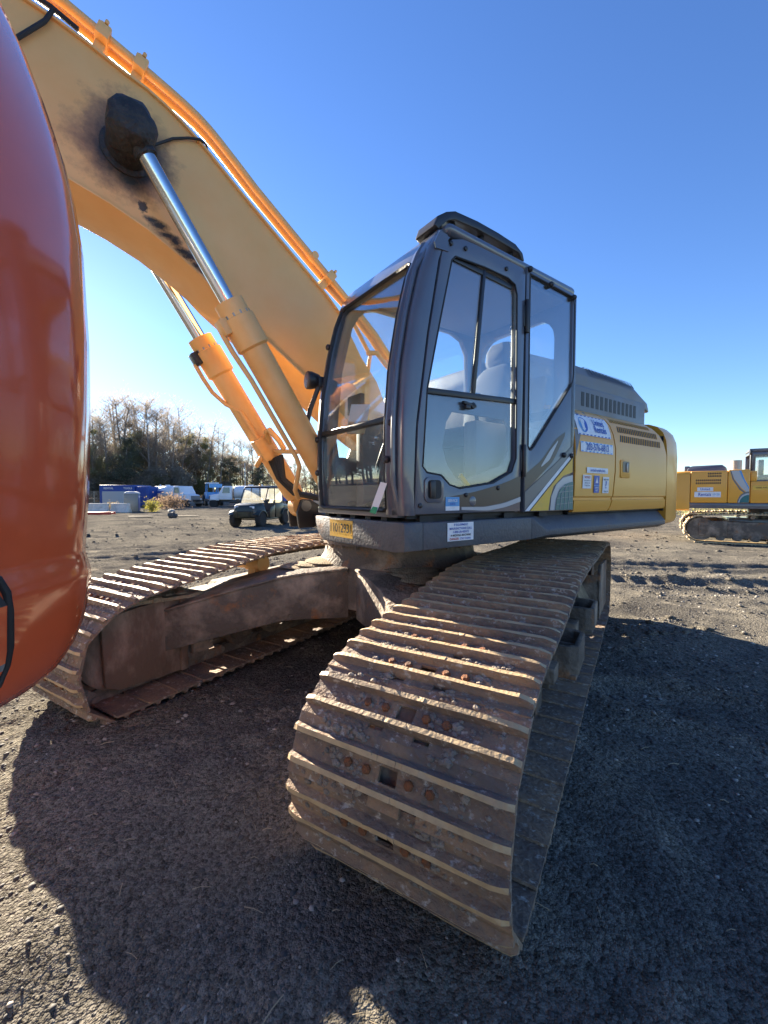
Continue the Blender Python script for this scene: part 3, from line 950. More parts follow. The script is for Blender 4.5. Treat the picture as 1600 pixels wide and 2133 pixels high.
lp.build('work_lamp', 'black_trim', CAB, bevel=.004)
wp = MB()
wp.tube([(xf(2.3) + .03, .49, 2.28), (xf(2.1) + .05, .45, 2.12), (xf(1.95) + .06, .41, 1.96), (xf(1.9) + .03, .40, 1.90), (1.12, .46, 1.86)], .018, 8)
wp.build('grab_rail', 'black_trim', CAB)
sticker('serial_label', CAB, (1.06, .466, 2.20), (-1, 0, 0), (0, 0, -1), .05, .18, 'white_print', [('KEEP CLEAR', .02, .025, .06, 'black_print', .4, False)])
# front pillar rail, mirror and tag
pr = MB()
pr.tube([(xf(z) + .018 - (0.0 if 1.5 < z < 2.8 else .03), 1.425, z) for z in np.linspace(1.42, 2.9, 12)], .014, 8)
pr.build('pillar_rail', 'cab_grey', CAB)
mi_ = MB()
mi_.loft([[(xf(z) - .09, 1.25 + .05 * math.cos(a), z) for a in (0,)] + [(xf(z) - .09 + .012 * math.cos(a), 1.27 + .035 * math.sin(a), z) for a in np.linspace(0, 5.6, 8)] for z in (2.56, 2.60, 2.80, 2.84)])
mi_.build('inner_mirror', 'black_trim', CAB, bevel=.004)
tg_ = MB()
pts = [(1.165, 1.37, 1.565), (1.17, 1.315, 1.575), (1.20, 1.29, 1.47), (1.215, 1.275, 1.405), (1.215, 1.335, 1.395), (1.19, 1.35, 1.47)]
tg_.add(pts, [(0, 1, 2, 5), (5, 2, 3, 4)], 0)
tg_.add([(1.217, 1.305, 1.435), (1.220, 1.275, 1.402), (1.220, 1.335, 1.392), (1.212, 1.345, 1.43)], [(0, 1, 2, 3)], 1)
tg_.build('inspection_tag', ['paper', 'green_print'], CAB, smooth=0)
sp = MB()
sp.prism([(-.05, -.04), (.05, -.05), (.06, -.02), (.02, .055), (-.04, .05)], lambda p, t: (.81 + p[0] + .06, 1.49 + t, 2.93 + p[1]), 0, .008)
sp.build('pillar_bracket', 'cab_grey', CAB)

# --- door
gl = [(.760, 2.885), (.500, 2.903), (.279, 2.905), (.205, 2.885), (.182, 2.827), (.172, 1.747), (.216, 1.655), (.405, 1.578), (.711, 1.540), (.797, 1.561), (.866, 1.615), (.975, 1.627), (1.008, 1.66), (.975, 2.098), (.884, 2.478), (.790, 2.855)]
ol = [(1.066, 1.390), (1.043, 1.886), (.963, 2.407), (.868, 2.875), (.84, 2.93), (.785, 2.975), (.70, 3.005), (.60, 3.012), (.135, 3.018), (.105, 3.01), (.092, 2.985), (.104, 2.354), (.121, 1.390)]
dr = MB()
plate(dr, ol, [gl], lambda p, t: (p[0], 1.493 - t, p[1]), .05)
DOOR = dr.build('door', 'cab_grey', EXC, bevel=.006)
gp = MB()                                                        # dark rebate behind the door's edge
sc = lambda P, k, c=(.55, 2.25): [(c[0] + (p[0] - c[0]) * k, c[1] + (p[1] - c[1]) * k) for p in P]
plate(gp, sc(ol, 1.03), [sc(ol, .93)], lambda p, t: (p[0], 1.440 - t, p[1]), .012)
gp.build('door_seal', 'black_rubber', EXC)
seal([(p[0], 1.491, p[1]) for p in gl], DOOR, .006)
up = [p for p in gl if p[1] > 2.12] ; 
upper = [(.760, 2.885), (.500, 2.903), (.279, 2.905), (.205, 2.885), (.182, 2.827), (.175, 2.13), (.97, 2.09), (.884, 2.478), (.790, 2.855)]
lower = [(.97, 2.085), (.175, 2.125), (.172, 1.747), (.216, 1.655), (.405, 1.578), (.711, 1.540), (.797, 1.561), (.866, 1.615), (.975, 1.627), (1.008, 1.66)]
flat_pane('upper_door_window', upper, lambda p, t: (p[0], 1.474 - t, p[1]), DOOR, 'door_glass')
flat_pane('lower_door_window', lower, lambda p, t: (p[0], 1.474 - t, p[1]), DOOR, 'lower_glass')
bb = MB()
bb.obox((.575, 1.476, 2.108), (.405, 0, -.021), (0, .010, 0), (.001, 0, .017))
bb.obox((.54, 1.476, 2.50), (.013, 0, 0), (0, .009, 0), (-.046, 0, .395))
bb.obox((.49, 1.47, 2.875), (.27, 0, .006), (0, .012, 0), (0, 0, .016))
bb.split('window_bar', 'black_trim', DOOR, bevel=.003)
tr = MB()                                                        # trim board behind the lower pane, with its own little opening
plate(tr, [(.95, 2.09), (.19, 2.12), (.185, 1.74), (.22, 1.66), (.41, 1.59), (.71, 1.552), (.80, 1.57), (.86, 1.63), (.97, 1.64)],
      [[(.74, 2.0), (.26, 2.0), (.21, 1.95), (.21, 1.79), (.27, 1.70), (.62, 1.60), (.70, 1.60), (.78, 1.68), (.82, 1.78), (.79, 1.93)]], lambda p, t: (p[0], 1.455 - t, p[1]), .02)
tr.build('door_trim', 'interior_grey', DOOR, bevel=.004)
hd = MB()
hd.prism(rrect(.852, .998, 1.455, 1.603, .035), lambda p, t: (p[0], 1.494 + t, p[1]), 0, .007)
hd.build('door_handle', 'cab_grey', DOOR, bevel=.003)
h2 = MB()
h2.prism(rrect(.872, .978, 1.478, 1.585, .025), lambda p, t: (p[0], 1.5015 + t, p[1]), 0, .001)  # flat dark patch stands for the shade in the handle's hollow
h2.build('recess_shade', 'black_rubber', DOOR)
h3 = MB()
h3.box(.925, .965, 1.503, 1.515, 1.482, 1.58)
h3.build('handle_grip', 'black_trim', DOOR, bevel=.006)
lt = MB()
lt.obox((.63, 1.488, 2.05), (.055, 0, .006), (0, .012, 0), (0, 0, .009)); lt.cyl((.60, 1.47, 2.045), (.60, 1.50, 2.045), .02, n=10); lt.obox((.65, 1.492, 2.032), (.02, 0, .0), (0, .01, 0), (0, 0, .012))
lt.build('window_latch', 'black_trim', DOOR, bevel=.003)
fs = MB()
for x, z in ((.80, 2.945), (.68, 2.955), (.30, 2.955), (.36, 1.545), (.66, 1.50), (1.03, 1.44)):
    fs.turned((x, 1.49, z), (0, 1, 0), [(0, .014), (.012, .014), (.016, .007), (.016, 0)], 8)
fs.split('fastener', 'black_trim', DOOR)
lk_ = MB(); lk_.turned((.60, 1.492, 1.462), (0, 1, 0), [(0, .03), (.004, .03), (.007, .022), (.007, 0)], 16)
lk_.build('door_lock', 'cab_grey', DOOR)
sticker('service_sticker', DOOR, (.833, 1.495, 1.488), (-1, 0, 0), (0, 0, -1), .115, .08, 'blue_light',
        [('SERVICE', .022, .057, .022, 'white_print', 1, True), ('DATE', .018, .057, .042, 'blue_print', 1, True)], [([(0, .055), (.115, .055), (.115, .08), (0, .08)], 'white_print', 1.6)])
def decal(name, par, polys, y, mats):
    mb = MB()
    for poly, m in polys:
        mb.add([(a, y + .0012 * mats.index(m), b) for a, b in poly], [tuple(range(len(poly)))], mats.index(m))
    return mb.build(name, mats, par, smooth=0)
def strip(up_, lo_, n=24):
    """polygon between two smooth edges given as (x, z) lists"""
    xs = np.linspace(up_[0][0], up_[-1][0], n)
    u = sorted(up_); l = sorted(lo_)
    f = lambda t, T: float(np.interp(t, [p[0] for p in T], [p[1] for p in T]))
    def sm(T):
        q = [f(x, T) for x in xs]
        for _ in range(3): q = [q[0]] + [(q[i - 1] + 2 * q[i] + q[i + 1]) / 4 for i in range(1, n - 1)] + [q[-1]]
        return q
    a, b = sm(u), sm(l)
    return [(x, z) for x, z in zip(xs, a)] + [(x, z) for x, z in zip(xs[::-1], b[::-1])]
decal('swoosh_decal', DOOR, [
    (strip([(.835, 1.484), (.58, 1.519), (.311, 1.575), (.128, 1.629)], [(.835, 1.431), (.49, 1.428), (.30, 1.45), (.124, 1.492)]), 'decal_brown'),
    (strip([(.70, 1.428), (.49, 1.424), (.30, 1.446), (.124, 1.488)], [(.70, 1.41), (.45, 1.40), (.28, 1.42), (.124, 1.455)]), 'decal_silver')], 1.4955, ['decal_brown', 'decal_silver'])
decal('swoosh_decal', CAB, [
    (strip([(.072, 1.64), (-.12, 1.746), (-.30, 1.915), (-.42, 1.975)], [(.072, 1.525), (-.05, 1.60), (-.27, 1.75), (-.42, 1.95)]), 'decal_brown'),
    (strip([(-.12, 1.712), (-.22, 1.82), (-.325, 1.905)], [(-.12, 1.70), (-.22, 1.755), (-.325, 1.895)]), 'decal_silver'),
    (strip([(.072, 1.52), (-.04, 1.583), (-.32, 1.745), (-.525, 1.88)], [(.072, 1.392), (-.05, 1.485), (-.18, 1.575), (-.525, 1.832)]), 'decal_grey'),
    ([(.071, 1.388), (-.525, 1.830), (-.525, 1.798), (.022, 1.388)], 'white_print'),
    ([(.012, 1.388), (-.525, 1.785), (-.525, 1.675), (-.394, 1.643), (-.268, 1.562), (-.228, 1.479), (-.21, 1.388)], 'plate_yellow'),
    ([(-.235, 1.388), (-.25, 1.491), (-.31, 1.578), (-.40, 1.63), (-.535, 1.655), (-.535, 1.388)], 'decal_silver'),
    ([(-.295, 1.388), (-.312, 1.467), (-.353, 1.539), (-.429, 1.583), (-.535, 1.605), (-.535, 1.388)], 'decal_teal')],
    1.4915, ['decal_brown', 'decal_silver', 'decal_grey', 'white_print', 'plate_yellow', 'decal_teal'])
gr = MB()
for k in range(1, 4): gr.tube([(-.30 - .055 * k, 1.4995, 1.39), (-.315 - .055 * k, 1.4995, 1.47 + .035 * k), (-.45, 1.4995, 1.575)], .0016, 4)
for z in (1.43, 1.475, 1.52, 1.56): gr.tube([(-.31 - max(0, z - 1.47) * .6, 1.4995, z), (-.53, 1.4995, z + .012)], .0016, 4)
gr.build('globe_lines', 'decal_silver', CAB)

# --- inside the cab
st = MB()
def sring(z, yc, w, x0, x1): return [(x0 + .02, yc - w, z), (x1 - .03, yc - w, z), (x1, yc - w * .6, z), (x1, yc + w * .6, z), (x1 - .03, yc + w, z), (x0 + .02, yc + w, z), (x0, yc + w * .5, z), (x0, yc - w * .5, z)]
st.loft([sring(1.85, .97, .25, -.18, .34), sring(1.90, .97, .27, -.2, .37), sring(1.97, .97, .265, -.2, .36), sring(1.995, .97, .22, -.18, .32)])
SEAT = st.build('operator_seat', 'seat_fabric', EXC, bevel=.015)
s2 = MB()
s2.loft([sring(1.95, .97, .23, -.22, -.08), sring(2.1, .97, .255, -.25, -.10), sring(2.40, .97, .235, -.30, -.17), sring(2.52, .97, .18, -.325, -.21), sring(2.56, .97, .13, -.33, -.23)])
s2.build('backrest', 'seat_fabric', SEAT, bevel=.015)
s3 = MB()
s3.loft([sring(2.55, .97, .10, -.34, -.24), sring(2.60, .97, .13, -.36, -.24), sring(2.70, .97, .13, -.365, -.25), sring(2.75, .97, .09, -.355, -.265)])
s3.build('headrest', 'seat_fabric', SEAT, bevel=.012)
s4 = MB(); s4.box(-.15, .3, .76, 1.18, 1.40, 1.85)
s4.build('seat_base', 'interior_dark', SEAT, bevel=.02)
cn = MB()
for y0, y1 in ((.56, .70), (1.24, 1.36)):
    cn.box(-.3, .42, y0, y1, 1.40, 2.0)
cn.box(.60, .86, .56, .66, 1.40, 2.05)
cn.split('control_console', 'interior_grey', EXC, bevel=.02)
jv = MB()
for y in (.63, 1.30):
    jv.tube([(.34, y, 1.98), (.36, y, 2.08), (.35, y, 2.19)], [.014, .014, .028], 10)
for y in (.90, 1.05):
    jv.tube([(.86, y, 1.40), (.90, y, 1.7), (.80, y, 1.95)], .012, 8)
    jv.obox((.93, y, 1.44), (.09, 0, -.03), (0, .045, 0), (.004, 0, .012))
jv.split('control_lever', 'black_trim', EXC, bevel=.003)
mo = MB(); mo.obox((.90, .63, 2.16), (.02, .0, 0), (0, .09, 0), (0, 0, .07)); mo.cyl((.88, .63, 2.02), (.88, .63, 2.1), .018)
mo.build('monitor', 'black_trim', EXC, bevel=.008)
pp = MB(); pp.obox((.99, .80, 2.02), (.04, .075, .03), (.05, -.04, 0), (.02, .01, -.062))  # plain pale block behind the windscreen
pp.build('pale_block', 'paper', EXC, bevel=.004)
ra = MB()
ra.loft([[(.99, 1.11, 1.49), (1.03, 1.25, 1.52), (1.06, 1.25, 1.50), (1.02, 1.11, 1.47)], [(.96, 1.13, 1.62), (1.0, 1.22, 1.60), (1.02, 1.22, 1.58), (.98, 1.13, 1.60)], [(.97, 1.15, 1.74), (.98, 1.17, 1.73), (.99, 1.17, 1.73), (.98, 1.15, 1.74)]])
ra.obox((1.0, 1.26, 1.53), (.02, .09, .035), (.05, 0, -.02), (0, 0, .02))
ra.build('cleaning_rag', 'rag_cream', EXC)
wd = MB(); wd.obox((.63, 1.462, 1.575), (.05, 0, .045), (0, .008, 0), (.009, 0, -.01))
wd.build('wooden_stick', 'plate_yellow', DOOR)

# --- side panels, hood, counterweight
PROF = [(1.365, 1.478), (1.38, 1.490), (1.455, 1.494), (1.46, 1.484), (1.478, 1.484), (1.49, 1.496), (1.7, 1.502), (1.9, 1.497), (2.02, 1.482), (2.10, 1.455), (2.16, 1.415), (2.21, 1.35), (2.235, 1.26), (2.24, 1.15)]
def panel(name, x_front, x_back, par):
    """x_front / x_back give the edge at a height"""
    mb = MB()
    R = []
    for z, y in PROF:
        a, b = x_front(z), x_back(z)
        R.append([(lerp(a, b, t), y, z) for t in np.linspace(0, 1, 9)])
    B = [[(p[0], p[1] - .03 if p[2] < 2.2 else p[1] - .01, p[2] - (.03 if p[2] > 2.12 else 0)) for p in r] for r in R]
    rings = [r + b[::-1] for r, b in zip(R, B)]
    mb.loft(rings)
    return mb.build(name, 'panel_paint', par, smooth=40)
ytab = lambda z: ip(PROF, z)
seam = lambda z: ip([(1.36, -1.105), (1.46, -1.165), (1.86, -1.205), (2.13, -1.165), (2.24, -1.11)], z)
P1 = panel('side_panel', lambda z: -.556, lambda z: seam(z) + .008, EXC)
P2 = panel('engine_door', lambda z: seam(z) - .010, lambda z: ip([(1.36, -2.27), (1.9, -2.265), (2.06, -2.215), (2.2, -2.10), (2.24, -2.05)], z), EXC)
bk = MB()
bk.box(-2.30, -.553, .9, 1.445, 1.35, 2.10); bk.box(-2.25, -.553, .9, 1.30, 2.0, 2.19)
bk.build('engine_bay', 'black_rubber', EXC)
# black inserts stand for the shade in the louvre slots, along the panel's curve
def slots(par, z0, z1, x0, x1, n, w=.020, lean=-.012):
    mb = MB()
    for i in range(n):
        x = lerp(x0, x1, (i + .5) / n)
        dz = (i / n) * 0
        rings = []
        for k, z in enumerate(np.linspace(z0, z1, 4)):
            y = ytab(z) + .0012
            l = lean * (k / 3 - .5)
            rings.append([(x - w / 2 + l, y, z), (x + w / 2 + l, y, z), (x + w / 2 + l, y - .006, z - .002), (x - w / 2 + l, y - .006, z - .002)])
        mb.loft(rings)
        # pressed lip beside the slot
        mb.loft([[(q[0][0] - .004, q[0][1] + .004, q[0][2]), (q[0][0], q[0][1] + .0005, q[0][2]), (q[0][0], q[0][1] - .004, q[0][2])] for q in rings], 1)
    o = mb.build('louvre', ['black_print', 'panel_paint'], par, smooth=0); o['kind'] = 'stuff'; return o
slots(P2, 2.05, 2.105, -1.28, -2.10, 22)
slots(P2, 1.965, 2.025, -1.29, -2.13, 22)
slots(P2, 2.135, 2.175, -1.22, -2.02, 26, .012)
hh = MB()
hh.prism(rrect(-1.46, -1.28, 1.65, 1.81, .02), lambda p, t: (p[0], ytab(p[1]) - .004 + t, p[1]), 0, .012)
hh.build('panel_handle', 'panel_paint', P2, bevel=.004)
h4 = MB(); h4.prism(rrect(-1.43, -1.31, 1.70, 1.795, .012), lambda p, t: (p[0], 1.5095 + t, p[1]), 0, .0012)  # flat brown patch, shade of the hollow put into the colour
h4.build('recess_shade', 'decal_brown', P2)
h5 = MB(); h5.box(-1.40, -1.37, 1.508, 1.518, 1.705, 1.78)
h5.build('handle_grip', 'steel', P2, bevel=.004)
# stickers on the first panel
def on_panel(name, pts_tl, w, h, base, texts, extra=None):
    """a printed sheet pressed onto the curved panel"""
    X, Z = pts_tl
    mb, mats = MB(), [base]
    def mi(m):
        if m not in mats: mats.append(m)
        return mats.index(m)
    # height on the sheet is measured along the panel's curve
    zs = np.linspace(2.24, 1.36, 200); ys = np.array([ytab(z) for z in zs])
    arc = np.r_[0, np.cumsum(np.hypot(np.diff(zs), np.diff(ys)))]
    a0 = float(np.interp(-Z, -zs, arc))
    def P(a, b, k):
        z = float(np.interp(a0 + b, arc, zs))
        return (X - a, ytab(z) + .005 + .0012 * k, z)
    rows = [[P(0, b, 0), P(w, b, 0)] for b in np.linspace(0, h, 8)]
    mb.loft(rows, 0, closed=False, cap=False)
    for poly, m, k in (extra or ()):
        n = len(poly); cx = sum(p[0] for p in poly) / n; cy = sum(p[1] for p in poly) / n
        mb.add([P(a, b, k) for a, b in poly] + [P(cx, cy, k)], [(i, (i + 1) % n, n) for i in range(n)], mi(m))
    for txt, size, cx, cy, m, sx, bold in texts:
        vs, fs = text_mesh(txt, size, bold)
        mb.add([P(cx + v[0] * sx, cy - v[1], 3) for v in vs], fs, mi(m))
    return mb.build(name, mats, P1, smooth=0)
bord = []
def dashes(w, h, n, m):
    o = []
    for i in range(n):
        x = w * (i + .15) / n
        for y in (.002, h - .011):
            o.append(([(x + .006, y), (x + w / n * .5 + .006, y), (x + w / n * .5, y + .009), (x, y + .009)], m, 1.5))
    return o
def logo_poly(cx, cy, rx, ry, a0, a1, n=18):
    return [(cx + rx * math.cos(rad(a)), cy + ry * math.sin(rad(a))) for a in np.linspace(a0, a1, n)]
ovalL = logo_poly(.105, .095, .062, .068, 70, 290)
ovalR = logo_poly(.105, .095, .062, .068, -95, 95)
cres = logo_poly(.100, .095, .022, .058, 0, 360, 20)
on_panel('company_sign', (-.60, 2.148), .525, .187, 'white_print',
         [('United', .082, .355, .062, 'blue_print', .82, True), ('Rentals', .082, .358, .125, 'blue_print', .82, True)],
         dashes(.525, .187, 9, 'blue_print') + [(ovalL, 'blue_light', 1.5), (ovalR, 'blue_print', 1.6), (cres, 'white_print', 2.2)])
on_panel('phone_label', (-.625, 1.924), .52, .082, 'white_print', [('203-576-6813', .075, .26, .041, 'blue_print', .86, True)], dashes(.52, .082, 9, 'blue_light'))
on_panel('small_label', (-.715, 1.722), .34, .045, 'white_print', [('unitedrentals.com', .034, .17, .022, 'blue_print', .95, True)])
on_panel('notice_sticker', (-.66, 1.66), .13, .108, 'white_print', [('NOTICE', .024, .065, .02, 'red_print', 1, True), ('READ MANUAL', .014, .065, .045, 'black_print', 1, False), ('BEFORE USE', .014, .065, .065, 'black_print', 1, False), ('OF MACHINE', .014, .065, .085, 'black_print', 1, False)])
on_panel('safety_sticker', (-.835, 1.658), .085, .14, 'blue_print', [('SAFETY', .02, .042, .10, 'white_print', .9, True), ('FIRST', .02, .042, .122, 'white_print', .9, True)], [([(.042, .012), (.062, .06), (.022, .06)], 'white_print', 1.5), ([(.0, .078), (.085, .078), (.085, .084), (0, .084)], 'blue_light', 1.5)])
on_panel('question_sticker', (-.975, 1.650), .105, .135, 'white_print', [('NEED HELP', .018, .052, .022, 'black_print', .9, True), ('?', .085, .052, .068, 'blue_print', 1, True), ('CALL US', .017, .052, .12, 'black_print', 1, True)])
# painted swoosh across the top of the first panel
def curved_decal(par, rows, m, k):
    mb = MB(); mb.loft([[(x0, ytab(z) + .0015 * k, z), (x1, ytab(z) + .0015 * k, z)] for z, x0, x1 in rows], closed=False, cap=False)
    return mb.build('swoosh_decal', m, par, smooth=40)
curved_decal(P1, [(z, -.560, ip([(1.80, -.562), (1.9, -.60), (2.0, -.66), (2.1, -.78), (2.2, -.90), (2.236, -.95)], z)) for z in np.linspace(1.80, 2.236, 12)], 'hood_grey', 1)
curved_decal(P1, [(z, ip([(2.06, -.73), (2.2, -.73), (2.236, -.72)], z), ip([(2.06, -.74), (2.2, -.86), (2.236, -.90)], z)) for z in np.linspace(2.06, 2.236, 8)], 'panel_paint', 2)

hg = MB()
hg.box(-2.40, -.553, -1.0, 1.235, 2.05, 2.485)
HOOD = hg.build('hood', 'hood_grey', EXC, bevel=.025, seg=3)
hb = MB()
def hring(x, h, y): return [(x, -y, 2.46), (x, -y, 2.46 + h * .55), (x, -y + .08, 2.46 + h * .9), (x, -y + .2, 2.46 + h), (x, y - .16, 2.46 + h), (x, y - .06, 2.46 + h * .93), (x, y, 2.46 + h * .6), (x, y, 2.46)]
hb.loft([hring(-.56, .285, 1.08), hring(-1.2, .29, 1.13), hring(-2.0, .285, 1.14), hring(-2.4, .265, 1.14), hring(-2.72, .14, 1.12), hring(-2.86, .05, 1.08)])
hb.build('hood_cover', 'hood_grey', HOOD, bevel=.02, seg=3)
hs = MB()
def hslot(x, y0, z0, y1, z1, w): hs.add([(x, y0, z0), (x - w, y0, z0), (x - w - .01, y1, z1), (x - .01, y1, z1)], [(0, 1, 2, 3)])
for i in range(13): hs.box(-1.10 - .085 * i - .05, -1.10 - .085 * i, 1.2352, 1.2372, 2.30, 2.425)  # thin black plates stand for the shade inside the hood's slots
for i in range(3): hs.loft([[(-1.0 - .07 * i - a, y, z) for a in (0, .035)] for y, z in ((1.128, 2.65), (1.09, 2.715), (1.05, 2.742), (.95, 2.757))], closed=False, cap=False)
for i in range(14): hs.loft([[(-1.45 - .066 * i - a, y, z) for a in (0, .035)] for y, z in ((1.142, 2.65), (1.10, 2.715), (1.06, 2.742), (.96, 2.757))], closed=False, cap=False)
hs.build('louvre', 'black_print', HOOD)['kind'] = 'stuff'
cw = MB()
base_plan = [(-2.285, 1.497), (-2.45, 1.49), (-2.65, 1.46), (-2.83, 1.39), (-2.98, 1.27), (-3.08, 1.12), (-3.16, .9), (-3.21, .6), (-3.24, .3), (-3.25, 0)]
plan = base_plan + [(x, -y) for x, y in base_plan[-2::-1]]
def inset(d):
    o = []
    for x, y in plan:
        r = math.hypot(x + 2.0, y)
        o.append((x - (x + 2.0) / r * d * (1 if x < -2.5 else .15), y - (y / r) * d))
    return o
cw.loft([[(x, y, z) for x, y in inset(d)] for z, d in ((1.20, .05), (1.225, .012), (1.26, 0), (1.9, 0), (2.05, .012), (2.14, .045), (2.20, .10), (2.235, .18), (2.25, .30))])
cw.build('counterweight', 'panel_paint', EXC, smooth=45)
gs = MB(); gs.box(-2.29, -2.262, 1.0, 1.475, 1.34, 1.52); gs.box(-2.30, -2.275, 1.0, 1.46, 1.34, 2.1)  # black strip stands for the shade in the gap ahead of the counterweight
gs.build('gap_shade', 'black_rubber', EXC)
tk = MB(); tk.box(-2.3, -.6, -1.46, -.62, 1.345, 2.1)
tk.build('fuel_tank', 'panel_paint', EXC, bevel=.04, seg=3)

# --- boom
YL, YR = .217, -.187
BT = [(.0, 2.04), (.12, 2.13), (.28, 2.25), (.345, 2.34), (.42, 2.49), (.58, 2.67), (.746, 2.93), (.915, 3.09), (1.361, 3.432), (1.602, 3.621), (1.797, 3.78), (1.89, 3.85), (1.973, 3.906), (2.06, 3.955), (2.161, 3.999), (2.272, 4.026), (2.43, 4.08), (2.597, 4.127), (2.75, 4.155), (3.0, 4.17), (3.4, 4.12), (5.4, 3.50), (5.62, 3.40)]
BB = [(5.66, 3.26), (5.5, 3.14), (4.2, 3.30), (3.3, 3.43), (2.9, 3.40), (2.70, 3.345), (2.53, 3.285), (2.367, 3.237), (2.168, 3.156), (2.0, 3.06), (1.862, 2.97), (1.771, 2.888), (1.456, 2.665), (1.096, 2.412), (.70, 2.11), (.42, 1.94), (.22, 1.86), (.08, 1.90), (.02, 1.97)]
bo = MB()
bo.prism_y(BT + BB, YR, YL)
# flange plates stand a little proud along the top and bottom
def flange(P, th, sgn, i0, i1):
    R = []
    for i in range(i0, i1):
        a, b = Vector(P[max(i - 1, 0)]), Vector(P[min(i + 1, len(P) - 1)])
        t = (b - a).normalized(); n = Vector((-t.y, t.x)) * sgn
        p = Vector(P[i]); q = p + n * th; p = p - n * .004
        R.append([(p.x, YR - .018, p.y), (p.x, YL + .018, p.y), (q.x, YL + .018, q.y), (q.x, YR - .018, q.y)])
    bo.loft(R)
flange(BT, .012, 1, 6, 22)
flange(BB, .012, 1, 1, 16)
BOOM = bo.build('boom', 'boom_paint', EXC, bevel=.004, smooth=30)
PX, PZ, FX, FZ = 2.27, 3.586, .873, 1.40
bp_ = MB()
rg = random.Random(4)
for sgn, y in ((1, YL), (-1, YR)):
    bp_.turned((PX, y - .01 * sgn, PZ), (0, sgn, 0), [(0, .15), (.02, .145), (.03, .12), (.12, .115), (.12, .05)], 28)
bp_.split('pin_boss', 'grease', BOOM)
gr_ = MB()
rings = []
for d, r in ((.08, .10), (.11, .12), (.18, .13), (.24, .125), (.285, .11), (.305, .08), (.31, .01)):
    rings.append([(PX + r * rg.uniform(.88, 1.1) * math.cos(a), YL + d, PZ + r * rg.uniform(.88, 1.1) * math.sin(a)) for a in np.linspace(0, 2 * math.pi, 22, endpoint=False)])
gr_.loft(rings)
gr_.build('greased_pin', 'grease', BOOM, smooth=50)
# pipes on top
pA = [(4.3, .1, 4.02), (3.6, .1, 4.27), (3.0, .1, 4.39), (2.72, .1, 4.38), (2.556, .1, 4.343), (2.385, .1, 4.284), (2.21, .1, 4.222), (2.02, .1, 4.151), (1.93, .1, 4.115), (1.84, .1, 4.073), (1.77, .1, 4.03), (1.702, .1, 3.979), (1.574, .1, 3.873), (1.445, .1, 3.763), (1.137, .1, 3.53), (.875, .1, 3.335), (.567, .1, 3.10), (.363, .1, 2.932), (.134, .1, 2.694), (.02, .1, 2.48), (-.04, .1, 2.2)]
for y, dz in ((.115, 0), (.035, .004)):
    m = MB(); m.tube([(p[0], y, p[2] + dz) for p in pA], .027, 12); m.build('boom_pipe', 'boom_paint', BOOM, smooth=60)
m = MB(); m.tube([(.85, .05, 3.27), (.634, .05, 3.125), (.42, .05, 2.83), (.375, .05, 2.77), (.385, .05, 2.72), (.41, .06, 2.60)], .018, 10); m.build('boom_pipe', 'boom_paint', BOOM, smooth=60)
m = MB(); m.tube([(.50, .19, 2.73), (.40, .19, 2.75), (.275, .15, 2.68), (.077, .15, 2.55), (-.05, .15, 2.40)], .022, 10); m.build('boom_pipe', 'boom_paint', BOOM, smooth=60)
for x, z, a in ((2.375, 4.278, -19), (2.18, 4.207, -21), (.83, 3.30, -38), (3.2, 4.355, -8)):
    m = MB()
    c, s = math.cos(rad(-a)), math.sin(rad(-a))
    u, n = Vector((c, 0, s)), Vector((-s, 0, c))
    o = Vector((x, .075, z))
    m.obox(o, u * .035, (0, .085, 0), n * .038)
    m.obox(o + n * .045, u * .028, (0, .07, 0), n * .012)
    for y in (.085, .157, .23): m.cyl(o + Vector((0, y - .157, 0)) + n * .05, o + Vector((0, y - .157, 0)) + n * .075, .012, n=8)
    m.obox(o - n * .10, u * .028, (0, .03, 0), n * .085)
    m.build('pipe_clamp', 'cylinder_paint', BOOM, bevel=.004)
hk = MB(); hk.turned((.97, .115, 3.43), (0, 1, 0), [(-.03, .02), (-.03, .03), (.03, .03), (.03, .02)], 12)
hk.build('pipe_fitting', 'boom_paint', BOOM)
ln = MB(); ln.tube([(PX - .10, YL + .12, PZ), (2.14, YL + .03, 3.66), (2.02, YL + .014, 3.77), (1.93, YL + .018, 3.815), (1.86, YL + .025, 3.835), (1.82, YL + .02, 3.825), (1.80, YL - .03, 3.815)], .008, 6)
ln.tube([(3.3, YL + .01, 4.14), (2.9, YL + .025, 4.21), (2.62, YL + .02, 4.175), (2.50, YL + .02, 4.13)], .014, 6)
ln.tube([(2.61, YL + .02, 4.17), (2.65, YL + .022, 4.08), (2.74, YL + .02, 3.96), (2.80, YL + .02, 3.88)], .012, 6)
ln.split('grease_line', 'black_rubber', BOOM)

